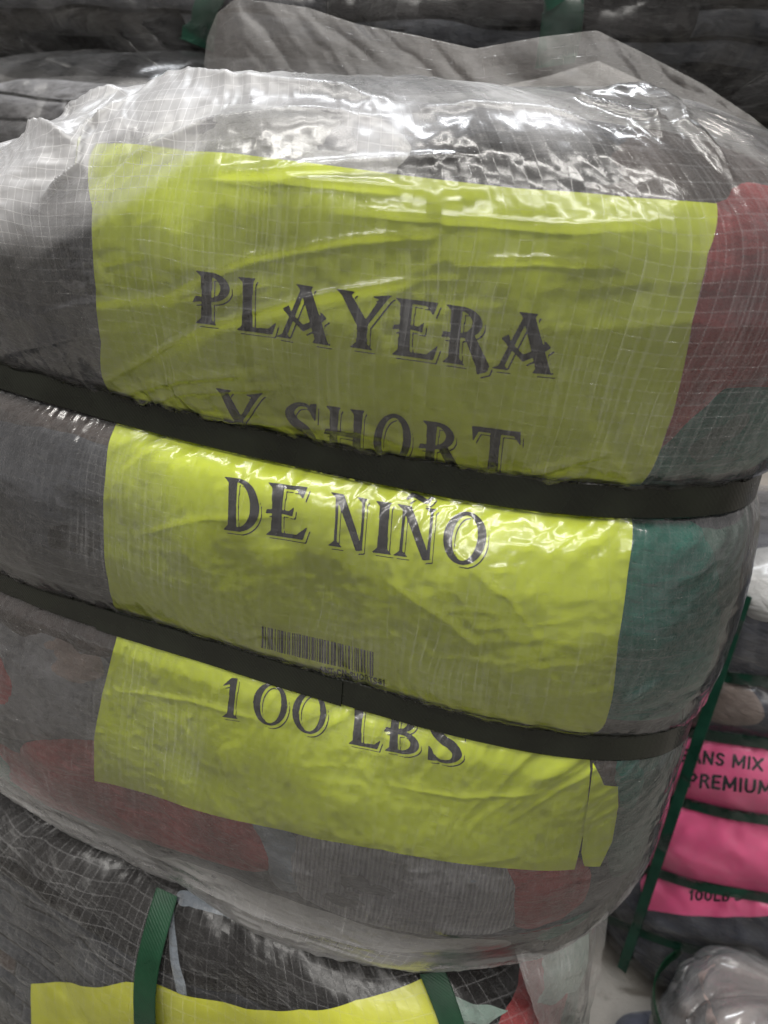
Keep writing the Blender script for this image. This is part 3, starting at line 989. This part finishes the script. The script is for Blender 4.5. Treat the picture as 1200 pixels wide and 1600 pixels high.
# lime label sheet under the film
SHEET = [(158, 236), (300, 246), (450, 260), (620, 282), (800, 300), (1000, 316), (1113, 326),
         (1100, 400), (1077, 500), (1047, 640), (1015, 722), (985, 825), (976, 900), (961, 1000), (938, 1125), (918, 1190), (907, 1290), (892, 1350),
         (800, 1349), (700, 1339), (600, 1321), (450, 1292), (300, 1257), (153, 1215),
         (153, 1150), (166, 1080), (186, 1005), (186, 945), (176, 900), (168, 800), (171, 750), (184, 672), (176, 610), (165, 530), (158, 450), (154, 330)]
sheet = patch(main, 'label_sheet', PAPER, bale, to_sz(main, SHEET), 0.0021, paper_h)
sheet['label'] = 'lime yellow paper label with black lettering'
flap_px = [(921, 1182), (930, 1200), (937, 1216), (957, 1218), (957, 1250), (948, 1305), (930, 1343), (908, 1343), (901, 1322), (907, 1270), (915, 1225)]
cor = patch(main, 'label_corner', PAPER, bale, to_sz(main, flap_px), 0.0016,
            lambda s, z, d: 0.0044 + 0.75 * pleats(s, z) + 0.0010 * ridged(s * 60 + z * 12, z * 6, 12, 1))
cor['label'] = 'loose folded lime paper corner'

ink_h = lambda s, z: paper_h(s, z) + 0.00022
def L(ch, x0, x1, y0, y1, cap, lean):
    return (ch, x0, x1, y0, y1, cap, lean)
TEXT = [
    # PLAYERA
    L('P', 308, 364, 501, 508, 80, .00), L('L', 374, 436, 513, 521, 82, .01), L('A', 434, 523, 523, 537, 84, .03), L('Y', 526, 614, 535, 549, 84, .04),
    L('E', 611, 684, 550, 559, 86, .07), L('R', 689, 768, 560, 571, 86, .08), L('A', 767, 866, 569, 582, 88, .10),
    # Y SHORT
    L('Y', 343, 418, 672, 684, 74, .00), L('S', 447, 500, 690, 698, 74, .03), L('H', 510, 576, 700, 709, 74, .04), L('O', 585, 645, 710, 718, 74, .05),
    L('R', 655, 724, 720, 730, 72, .07), L('T', 733, 808, 729, 738, 72, .10),
    # DE NINO
    L('D', 354, 412, 824, 832, 75, .02), L('E', 418, 484, 833, 842, 75, .04), L('N', 514, 580, 849, 860, 76, .05), L('I', 583, 617, 861, 866, 76, .06),
    L('Ñ', 615, 686, 866, 876, 76, .07), L('O', 691, 758, 876, 886, 76, .08),
    # 100 LBS
    L('1', 349, 380, 1116, 1121, 60, .10), L('0', 399, 452, 1124, 1136, 64, .06), L('0', 459, 512, 1137, 1149, 64, .06), L('L', 545, 596, 1158, 1168, 64, .04),
    L('B', 601, 660, 1168, 1179, 64, .05), L('S', 668, 723, 1182, 1193, 62, .06),
]
text_line(main, sheet, TEXT, ink_h)
# barcode and its small print
rb = random.Random(5)
x = 0.0
bars = []
while x < 1.0:
    wd = rb.choice((.009, .009, .017, .022)); bars.append((x, min(1.0, x + wd))); x += wd + rb.choice((.006, .006, .011, .016))
V2, F2 = [], []
for a, b in bars:
    i = len(V2)
    for q in np.linspace(0, 1, 6):
        for u in (a, b):
            tx, ty = 414.6 + (588 - 414.6) * u, 970 + (1011.7 - 970) * u
            bx, by = 414.6 + (587.5 - 414.6) * u, 1002.5 + (1049 - 1002.5) * u
            V2.append((tx + (bx - tx) * q, ty + (by - ty) * q))
    F2 += [(i + 2 * j, i + 2 * j + 1, i + 2 * j + 3, i + 2 * j + 2) for j in range(5)]
print_on(main, 'barcode', INK, sheet, V2, F2, ink_h)
block_line(main, sheet, 'ANT-CN-SHORTS#1', (502, 1042), (606, 1064), 10, ink_h, lean=.05, weight=.20)
block_line(main, sheet, 'CHILDREN CN-SHORTS', (408, 1024), (548, 1062), 9.5, ink_h, lean=.05, weight=.20)

# straps
for wf, lab in ((w_lo, 'lower black plastic strap'), (w_up, 'upper black plastic strap')):
    ring_strap(main, lambda s, wf=wf: wf(s) + 0.0014, 0.0048, 0.0152, 0.0012, STRAP_BLACK, bale, lab, n=420, tilt=0.05)
hA, hB = cyl_hit(probe, 300, 1003)[0], cyl_hit(probe, 541, 1075)[0]
ring_strap(main, lambda s: w_lo(s) + 0.0009, 0.0060, 0.0152, 0.0007, STRAP_BLACK, bale, 'overlapping end of the lower strap', s0=hA - 0.06, s1=hB, n=120, tilt=0.05, name='strap_end')

# the film
def to_line(px):
    return to_sz(main, px)
RIDGES = [  # polyline in the photo, height, half width
    ([(165, 592), (250, 545), (340, 502), (520, 458), (700, 424)], .0024, .0022),
    ([(330, 517), (420, 482), (560, 452), (660, 436)], .0018, .0018),
    ([(178, 606), (300, 578), (430, 572)], .0024, .0026),
    ([(185, 628), (300, 600), (470, 592)], .0016, .0018),
    ([(300, 700 - 60), (420, 645), (560, 655), (680, 690)], .0016, .0020),
    ([(160, 318), (230, 268), (330, 225), (480, 208), (620, 214)], .0050, .0032),
    ([(90, 330), (150, 285), (170, 240), (240, 200)], .0060, .0030),
    ([(20, 190), (80, 250), (150, 262)], .0065, .0032),
    ([(105, 160), (118, 190), (150, 170), (205, 120)], .0060, .0025),
    ([(225, 95), (300, 140), (380, 170), (520, 178), (640, 195)], .0060, .0040),
    ([(340, 290), (480, 275), (640, 270), (760, 262)], .0022, .0025),
    ([(300, 285), (420, 285), (560, 300), (690, 310)], .0014, .0020),
    ([(950, 135), (1000, 180), (1050, 235), (1110, 285), (1135, 312)], .0060, .0026),
    ([(860, 165), (900, 195), (1000, 225), (1030, 232)], .0045, .0028),
    ([(980, 200), (1010, 240), (1030, 225)], .0045, .0022),
    ([(640, 205), (760, 200), (850, 208), (950, 240)], .0030, .0022),
    ([(820, 725), (880, 712), (960, 690)], .0020, .0022),
    ([(840, 745), (920, 722)], .0016, .0016),
    ([(240, 470), (400, 400), (560, 372), (700, 365)], .0012, .0018),
    ([(560, 560), (700, 545), (820, 560)], .0008, .0020),
    ([(500, 330), (700, 345), (900, 360), (1050, 350)], .0009, .0022),
    ([(700, 410), (850, 405), (960, 412)], .0009, .0018),
    ([(200, 830), (330, 805), (470, 800)], .0010, .0022),
    ([(700, 850), (800, 930), (850, 1000)], .0008, .0022),
    ([(180, 1070), (300, 1085), (420, 1120)], .0012, .0024),
    ([(600, 1215), (720, 1235), (860, 1225)], .0010, .0022),
    ([(0, 500), (150, 470), (330, 455), (480, 430)], .0016, .0030),
    ([(0, 545), (120, 520), (250, 500)], .0014, .0025),
    ([(600, 890), (700, 960), (760, 1010)], .0008, .0030),
    ([(960, 1085), (1010, 1055), (1025, 1050)], .0022, .0020),
    ([(970, 1110), (1040, 1080)], .0018, .0020),
    ([(380, 985), (420, 978), (480, 985)], .0014, .0022),
    ([(660, 1430), (760, 1442), (880, 1420), (940, 1390)], .0030, .0025),
]
RS = [(np.array(resample(to_line(p), 0.006, False)), h * 0.75, wd * 0.6) for p, h, wd in RIDGES]
POOF = [((130, 210), .026, .003), ((240, 170), .030, .004), ((60, 330), .024, .003), ((1120, 225), .03, .004)]
PS = [(hit_near(main, *p), r, h) for p, r, h in POOF]
ztop = main.zt
def film_h(s, z):
    o = 0.0030 + 0.0026 * off_strap(s, z) + np.maximum(pleats(s, z), -0.0016) + 0.3 * buckle(s, z)
    far = sstep(0.002, 0.010, np.minimum(np.abs(z - w_lo(s)), np.abs(z - w_up(s))))
    # gentle tension wrinkles everywhere
    a = ridged(s * 34 + z * 26 + 0.8 * fbm(s * 12, z * 12, 3, 2), z * 70 - s * 18, 41, 3)
    o += far * 0.0005 * np.maximum(a - 0.3, 0)
    o += 0.00010 * far * fbm(s * 130, z * 130, 141, 2)
    o += 0.0006 * far * np.maximum(ridged(s * 75 + z * 40, z * 130 - s * 30, 151, 2) - 0.35, 0) * sstep(-0.10, 0.35, fbm(s * 14, z * 14, 155, 2))
    # crumpled shoulder
    top = sstep(0.100, 0.136, z + 0.012 * fbm(s * 14, z * 0, 8) + 0.02 * sstep(0.02, -0.1, s))
    c = ridged(s * 26 + 2.0 * fbm(s * 22, z * 22, 17, 2), z * 30 + 1.6 * fbm(s * 18, z * 25, 19, 2), 61, 3)
    c2 = ridged(s * 60, z * 52 + s * 20, 67, 2)
    o += top * 0.00055 * np.maximum(ridged(s * 85 + z * 50, z * 120 - s * 40, 171, 2), 0)
    left = sstep(0.10, -0.02, s)
    top = np.maximum(top, 0.8 * sstep(0.055, 0.10, z + 0.012 * fbm(s * 14, z * 9, 8)) * sstep(-0.005, -0.05, s))
    o += top * ((0.0016 + 0.0036 * left) * np.maximum(c, -0.1) + (0.0005 + 0.0012 * left) * c2 + 0.001)
    # gathers under the belly
    bot = sstep(-0.235, -0.285, z)
    o += bot * 0.0012 * np.maximum(ridged(s * 55 + z * 30, z * 120, 95, 2), 0)
    o += bot * 0.0028 * np.maximum(ridged(s * 20 + z * 14, z * 85 - s * 8, 91, 2), 0)
    for pl, h, wd in RS:
        lo, hi = pl.min(0) - 6 * wd, pl.max(0) + 6 * wd
        m = (s > lo[0]) & (s < hi[0]) & (z > lo[1]) & (z < hi[1])
        if not m.any():
            continue
        q = np.stack([s[m], z[m]], 1)
        d = np.full(len(q), 9.0); tt = np.zeros(len(q))
        n = len(pl) - 1
        for i in range(n):
            ab = pl[i + 1] - pl[i]
            t = np.clip(((q - pl[i]) @ ab) / (ab @ ab + 1e-12), 0, 1)
            di = np.linalg.norm(q - pl[i] - t[:, None] * ab, axis=1)
            tt = np.where(di < d, (i + t) / n, tt); d = np.minimum(d, di)
        fade = np.clip(np.minimum(tt, 1 - tt) * 5, 0.0, 1)
        o[m] += h * fade * np.exp(-(d / wd) ** 1.15)
    for (ps, pz), r, h in PS:
        d2 = ((s - ps) ** 2 + (z - pz) ** 2) / (r * r)
        o += h * np.exp(-d2)
    return o
def film_milk(s, z):  # milky gathers, with bright sheen of shoulder and bottom rim painted as whiteness
    lo = 0.112 - 0.042 * sstep(0.03, -0.10, s) + 0.024 * sstep(0.10, 0.16, s)
    n = 0.030 * fbm(s * 16 + 4, z * 16, 411, 3)
    m = sstep(lo - 0.004, lo + 0.020, z + n) * (0.55 + 0.9 * (fbm(s * 20, z * 20, 413, 2) + 0.5))
    band = sstep(0.012, 0.004, np.abs(z - 0.085 - 0.55 * (s + 0.03) + 0.008 * fbm(s * 20, z * 3, 415, 2))) * sstep(-0.06, -0.03, s) * sstep(0.07, 0.03, s) * 0.5
    bot = 0.9 * sstep(-0.240, -0.285, z + 0.02 * fbm(s * 18, z * 18, 417, 2))
    return np.clip(m + band + bot, 0, 1.3)
film = main.solid('plastic_film', FILM, bale, film_h, fine=0.0009, coarse=0.012, s0=-0.22, s1=0.37, step=0.0009, wob=0.006, milk=film_milk)
film['label'] = 'clear woven plastic film with crumpled top'

def sheet_between(name, mat, parent, upper, lower, nr, amp, seed, sag=0.0):
    """a free film sheet between two 3-D edge lines"""
    U, Lw = np.array(upper, float), np.array(lower, float)
    def rs(P_, n):
        d = np.concatenate([[0], np.cumsum(np.linalg.norm(np.diff(P_, axis=0), axis=1))]); t = np.linspace(0, d[-1], n)
        return np.stack([np.interp(t, d, P_[:, c]) for c in range(3)], 1), t
    nc = 240
    u3, t = rs(U, nc); l3, _ = rs(Lw, nc)
    q = np.linspace(0, 1, nr)[:, None, None]
    V = l3[None] * (1 - q) + u3[None] * q
    T, Q = np.meshgrid(t, np.linspace(0, 1, nr))
    hgt = np.linalg.norm(u3 - l3, axis=1).mean()
    n = amp * (fbm(T * 16, Q * hgt * 16, seed, 3) + 0.7 * np.maximum(ridged(T * 30 + Q * 1.2, Q * hgt * 26, seed + 5, 2), 0)) * np.clip(Q * 3, 0.1, 1)
    n = n + 0.0005 * np.maximum(ridged(T * 70 + Q * 3, Q * hgt * 60 - T * 20, seed + 7, 2), 0)
    V[..., 1] += n + sag * np.sin(np.pi * Q)
    V[..., 2] += 0.3 * n
    me = mesh_np(name, V.reshape(-1, 3), grid_faces(nr, nc), np.stack([T, Q * hgt], -1).reshape(-1, 2))
    return link(name, me, mat, parent)

def at_y(px, py, y):
    d = ray(px, py); t = (y - CAM[1]) / d[1]
    return CAM + d * t
def flap_pts(pts, y0, k):
    # the film stands roughly along the bale's turned front, a little behind its shoulder
    out = []
    for px, py in pts:
        d = ray(px, py)
        # plane through (0, y0) with the bale's yaw
        nrm = np.array([math.sin(-main.yaw), math.cos(main.yaw), 0.0]); nrm = np.array([-math.sin(main.yaw), math.cos(main.yaw), 0.0])
        p0 = np.array([main.cx, y0, 0.0])
        t = ((p0 - CAM) @ nrm) / (d @ nrm)
        out.append(CAM + d * t)
    return out
up_px = [(318, 100), (322, 60), (336, 22), (365, -2), (400, 0), (480, 12), (560, 38), (650, 55), (742, 76), (840, 58), (932, 47), (1010, 85), (1100, 132), (1180, 185), (1240, 235)]
lo_px = [(340, 210), (400, 210), (500, 215), (600, 222), (700, 226), (800, 228), (900, 232), (1000, 245), (1100, 270), (1180, 300), (1240, 330)]
flap = sheet_between('film_flap', FILM_FLAP, bale, flap_pts(up_px, -0.045, 0), flap_pts(lo_px, -0.060, 0), 110, 0.0045, 301)
flap2 = sheet_between('film_flap', FILM_FLAP, bale, flap_pts([(640, 130), (760, 140), (860, 118), (935, 95), (1000, 125), (1080, 160), (1170, 225), (1240, 270)], -0.052, 0),
                      flap_pts([(640, 230), (760, 235), (860, 235), (935, 240), (1000, 255), (1080, 280), (1170, 310), (1240, 340)], -0.066, 0), 60, 0.003, 331)
adopt(bale)

# ================================================================== other bales
def strips(bar, parent, z0, z1, s0, s1, step, mats, seed, h=0.003, gstep=0.005, cuts=2, gap=0.0009):
    """folded garments stacked in layers, seen edge on"""
    r = random.Random(seed)
    n = int((z1 - z0) / step)
    for i in range(n):
        za, zb_ = z0 + (z1 - z0) * i / n, z0 + (z1 - z0) * (i + 1) / n
        xs = [s0] + sorted(s0 + (s1 - s0) * (0.12 + 0.76 * r.random()) for _ in range(r.randint(0, cuts))) + [s1]
        for k in range(len(xs) - 1):
            if xs[k + 1] - xs[k] < 0.03:
                continue
            ss = np.linspace(xs[k] + 0.001, xs[k + 1] - 0.001, max(5, int((xs[k + 1] - xs[k]) / 0.012)))
            wl = lambda q, j: 0.55 * step * fbm(q * 9, q * 0 + j * 1.7, seed, 2)
            lo = [(q, za + gap + float(wl(np.array([q]), i)[0])) for q in ss]
            hi = [(q, zb_ - gap + float(wl(np.array([q]), i + 1)[0])) for q in ss[::-1]]
            hh = h * (0.55 + 0.9 * r.random())
            sd = r.randint(1, 900)
            patch(bar, 'garment', r.choice(mats), parent, lo + hi, gstep,
                  lambda s, z, d, hh=hh, sd=sd: -0.0010 + hh * (1 - np.exp(-d / (step * 0.25))) + 0.0008 * fbm(s * 40, z * 60, sd))

def loose_film(amp, seed, base=0.004, fx=22.0, fz=30.0):
    return lambda s, z: base + amp * np.maximum(ridged(s * fx + 1.2 * fbm(s * 12, z * 12, seed + 3, 2), z * fz, seed, 2), 0) + 0.0004 * fbm(s * 110, z * 110, seed + 8, 2)

# ---- the bale it rests on
low = Barrel(cx=-0.090, cy=0.004, yaw=-0.3701, a=0.256, bf=0.105, bb=0.16, n=3.0, zb=-0.798, zt=-0.312, waists=[], bulges=[0.004],
             rt=(0.05, 0.040), rb=(0.07, 0.06), lump=0.006, seed=23).bvh(0.004)
lbale = empty('clothing_bale', (-0.09, 0, FLOOR_Z), 'dark clothing bale with yellow label and green straps underneath the lime labelled bale', 'bale', 'strapped clothing bales')
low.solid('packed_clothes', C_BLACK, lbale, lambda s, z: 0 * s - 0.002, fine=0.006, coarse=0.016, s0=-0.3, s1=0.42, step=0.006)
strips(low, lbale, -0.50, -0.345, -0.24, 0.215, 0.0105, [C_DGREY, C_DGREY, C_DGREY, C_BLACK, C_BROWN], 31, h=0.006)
garment(low, C_BLUEGREY, lbale, [(280, 1400), (300, 1395), (380, 1425), (420, 1450), (390, 1450), (330, 1425), (290, 1420)], h=.002, seed=3, z_off=0.0093)
garment(low, C_MINT, lbale, [(640, 1380), (720, 1400), (815, 1410), (825, 1510), (798, 1568), (745, 1598), (690, 1588), (650, 1500)], h=.004, seed=8, z_off=0.0078)
garment(low, C_MAROON, lbale, [(800, 1410), (880, 1400), (882, 1520), (850, 1600), (830, 1680), (740, 1690), (755, 1600), (795, 1540)], h=.0035, seed=9, z_off=0.0070)
garment(low, C_BLACK, lbale, [(690, 1570), (745, 1575), (765, 1640), (700, 1680), (660, 1650)], h=.003, seed=10, z_off=0.0068)
garment(low, C_SAGE, lbale, [('s', .262, -.335), ('s', .42, -.335), ('s', .42, -.5), ('s', .262, -.5)], h=.003, seed=13, z_off=0.0068)
dr = patch(low, 'drawstring', C_BLUEGREY, lbale, to_sz(low, [(271, 1420), (281, 1420), (290, 1470), (303, 1520), (312, 1560), (302, 1562), (288, 1520), (277, 1465)]), 0.002,
           lambda s, z, d: 0.0098 + 0.0012 * (1 - np.exp(-d / 0.0015)))
LOWSHEET = [(70, 1522), (150, 1522), (215, 1514), (258, 1516), (300, 1534), (400, 1554), (480, 1562), (560, 1558), (620, 1546), (660, 1532), (650, 1700), (500, 1760), (300, 1740), (75, 1700)]
ysheet = patch(low, 'label_sheet', PAPER_Y, lbale, to_sz(low, LOWSHEET), 0.004, lambda s, z, d: 0.0112 + 0.001 * fbm(s * 20, z * 20, 5, 2))
ysheet['label'] = 'plain yellow paper label'
def lean(bar, p0, p1):
    (sa, za), (sb, zb_) = hit_near(bar, *p0), hit_near(bar, *p1)
    return lambda z: sa + (sb - sa) * (z - za) / (zb_ - za)
def s_for_x(bar, z, off, px):
    q = np.linspace(-0.1, 0.3, 400)
    return float(np.interp(px, project(bar.P(q, 0 * q + z, 0 * q + off))[:, 0], q))
def two_px(bar, off, za, xa, zb_, xb):
    sa, sb = s_for_x(bar, za, off, xa), s_for_x(bar, zb_, off, xb)
    return lambda z: sa + (sb - sa) * (z - za) / (zb_ - za)
column_strap(low, two_px(low, 0.0205, -0.320, 258, -0.41, 232), -0.60, -0.3145, 0.0205, 0.0155, 0.001, STRAP_GREEN, lbale, label='green plastic strap crossing the yellow label')
column_strap(low, two_px(low, 0.0205, -0.318, 676, -0.41, 668), -0.60, -0.3145, 0.0205, 0.0155, 0.001, STRAP_GREEN, lbale, label='green plastic strap beside pale mint cloth')
low.solid('plastic_film', FILM_LOW, lbale, loose_film(0.0015, 55, 0.0150), fine=0.0022, coarse=0.014, s0=-0.26, s1=0.40, step=0.0022, wob=0.006)
# film from the upper bale hanging loose down its right side
hu = [main.P(*[np.array(q) for q in hit_near(main, *p)], np.array(0.006)) for p in ((800, 1470), (850, 1470), (900, 1450), (940, 1405))]
hl = [low.P(*[np.array(q) for q in hit_near(low, *p)], np.array(0.026)) for p in ((828, 1660), (856, 1660), (885, 1650), (915, 1640))]
hang = sheet_between('film_skirt', FILM_SKIRT, bale, hu, hl, 60, 0.006, 361)
hang.matrix_parent_inverse = bale.matrix_world.inverted()
adopt(lbale)

# ---- dark stack behind
def back_bale(label, cx, cy, a, zb, zt, seed, straps, zs, mats, sdark):
    bb_ = Barrel(cx=cx, cy=cy, yaw=-0.22, a=a, bf=0.22, bb=0.22, n=3.2, zb=zb, zt=zt, waists=[], bulges=[0.01], rt=(0.07, 0.05), rb=(0.07, 0.05), lump=0.012, seed=seed).bvh(0.008)
    e = empty('clothing_bale', (cx, cy, zb), label, 'bale', 'strapped clothing bales')
    bb_.solid('packed_clothes', C_BLACK, e, lambda s, z: 0 * s - 0.003, fine=0.012, coarse=0.03, step=0.012)
    strips(bb_, e, zs[0], zs[1], -a * 0.95, a * 0.98, 0.022, mats, seed + 5, h=0.011, gstep=0.010, cuts=3, gap=0.0018)
    for p0, p1 in straps:
        column_strap(bb_, lean(bb_, p0, p1), zb + 0.02, zt - 0.02, 0.032, 0.040, 0.0015, STRAP_DGREEN, e, n=60)
    bb_.solid('plastic_film', FILM_FAR, e, loose_film(0.008, seed + 9, 0.018, 18, 30), fine=0.006, coarse=0.03, s0=-a * 1.05, s1=a * 1.05, step=0.006, wob=0.006)
    adopt(e)
    return bb_
back_bale('big dark charcoal clothing bale with dark green straps behind the crumpled film', 0.02, 0.66, 0.80, 0.262, 0.80, 61,
          [((312, 20), (312, 60)), ((890, 10), (888, 45))], (0.27, 0.62), [C_DGREY, C_DGREY, C_BLACK, C_BLACK], 0)
back_bale('grey film wrapped bale supporting the dark stack behind', -0.12, 0.62, 0.52, FLOOR_Z + 0.002, 0.255, 83,
          [], (0.05, 0.24), [C_DGREY, C_GREY, C_GREY], 0)

# ---- pink labelled bale on the floor
PK = dict(cx=0.660, cy=0.385, yaw=-0.40, a=0.30, bf=0.20, bb=0.20, n=3.2)
pprobe = Barrel(zb=-.798, zt=-.16, waists=[], bulges=[0.0], **PK)
def ppath(px):
    h = sorted(cyl_hit(pprobe, *p) for p in px)
    s = [q[0] for q in h]; z = [q[1] for q in h]
    return lambda q: np.interp(q, s, z)
PW = [ppath([(945, 1428), (1000, 1450), (1100, 1482), (1150, 1488)]), ppath([(1000, 1350), (1040, 1363), (1090, 1378), (1200, 1397)]),
      ppath([(1045, 1243), (1080, 1252), (1130, 1265), (1200, 1276)]), ppath([(1068, 1138), (1120, 1147), (1200, 1157)]), ppath([(1120, 1052), (1200, 1062)])]
pink = Barrel(zb=-0.798, zt=-0.165, waists=PW, bulges=[0.012, 0.014, 0.016, 0.016, 0.014, 0.02], flat=0.010, rt=(0.06, 0.06), rb=(0.06, 0.05), lump=0.006, seed=44, **PK).bvh(0.006)
pbale = empty('clothing_bale', (0.66, 0.385, FLOOR_Z), 'small looking charcoal bale with bright pink label and dark green straps on the floor', 'bale', 'strapped clothing bales')
pink.solid('packed_clothes', C_NAVY, pbale, lambda s, z: 0 * s - 0.001, fine=0.006, coarse=0.02, s0=-0.45, s1=0.45, step=0.006)
garment(pink, C_TAUPE, pbale, [(1085, 1110), (1110, 1060), (1150, 1060), (1190, 1090), (1200, 1130), (1130, 1135)], h=.004, seed=2, step=.008, z_off=.001)
garment(pink, C_TAUPE, pbale, [(1060, 1130), (1090, 1080), (1115, 1060), (1110, 1120), (1090, 1140)], h=.003, seed=4, step=.008, z_off=.0008)
garment(pink, C_PGREY, pbale, [(1160, 960), (1185, 850), (1250, 860), (1250, 970), (1200, 975)], h=.004, seed=6, step=.008, z_off=.001)
PSHEET = [(1072, 1150), (1200, 1164), (1330, 1180), (1330, 1440), (1200, 1429), (1120, 1431), (1060, 1427), (1008, 1420), (1003, 1378), (1012, 1335), (1040, 1260)]
pinkle = lambda s, z: 0.003 * fbm(s * 20, z * 24, 9, 3) + 0.0025 * np.maximum(ridged(s * 16 + z * 20, z * 26 - s * 9, 19, 2) - 0.4, 0)
psheet = patch(pink, 'label_sheet', PINK, pbale, to_sz(pink, PSHEET), 0.006, lambda s, z, d: 0.0032 + pinkle(s, z))
psheet['label'] = 'bright pink paper label with black capitals'
pin = lambda s, z: 0.0042 + pinkle(s, z)
block_line(pink, psheet, 'JEANS MIX', (1049, 1187), (1193, 1204), 19, pin, lean=.1)
block_line(pink, psheet, 'PREMIUM', (1076, 1225), (1206, 1238), 20, pin, lean=.1)
block_line(pink, psheet, "100LB'S", (1077, 1405), (1162, 1406), 16, pin, lean=.1)
for k, wf in enumerate(PW):
    ring_strap(pink, wf, 0.006, 0.014, 0.0015, STRAP_DGREEN, pbale, n=200)
column_strap(pink, lean(pink, (1160, 955), (995, 1470)), -0.775, -0.20, 0.011, 0.013, 0.0015, STRAP_DGREEN, pbale, taut=0.024)
pink.solid('plastic_film', FILM_FAR, pbale, loose_film(0.006, 77, 0.0050, 26, 30), fine=0.004, coarse=0.02, s0=-0.45, s1=0.45, step=0.004, wob=0.006)
adopt(pbale)

# ---- small bundles by the pink bale
def bundle(name, label, cat, mat, c, a, b_, z0, z1, seed, film=None, extra=None):
    br = Barrel(cx=c[0], cy=c[1], yaw=0.2, a=a, bf=b_, bb=b_, n=2.3, zb=z0, zt=z1, waists=[], bulges=[0.0], rt=((z1 - z0) * .55, .05), rb=((z1 - z0) * .3, .02), lump=a * 0.16, seed=seed).bvh(0.006)
    e = empty(name, (c[0], c[1], z0), label, cat)
    br.solid('folded_cloth', mat, e, lambda s, z: 0.006 * ridged(s * 16, z * 22, seed, 2), fine=0.004, coarse=0.006, step=0.004)
    if extra:
        extra(br, e)
    if film:
        br.solid('plastic_film', film, e, loose_film(0.014, seed + 4, 0.009, 34, 30), fine=0.003, coarse=0.006, step=0.003)
    adopt(e)
    return br
def bag_extra(br, e):
    garment(br, C_PEACH, e, [(1110, 1510), (1150, 1520), (1165, 1580), (1140, 1610), (1115, 1570)], h=.004, seed=3, z_off=.007, step=.005)
    ring_strap(br, lambda s: 0 * s - 0.700, 0.022, 0.016, 0.0015, STRAP_GREEN, e, n=120)
bundle('plastic_bag', 'crumpled clear plastic bag of pale peach cloth beside the pink labelled bale', 'bag', C_TAUPE, (0.545, 0.18), 0.150, 0.10, FLOOR_Z + 0.002, -0.655, 5, FILM_BAG, bag_extra)
bundle('folded_garment', 'dark navy folded garment on the concrete floor near the clear bag', 'garment', C_NAVY, (0.41, 0.20), 0.055, 0.035, FLOOR_Z + 0.001, -0.762, 6)
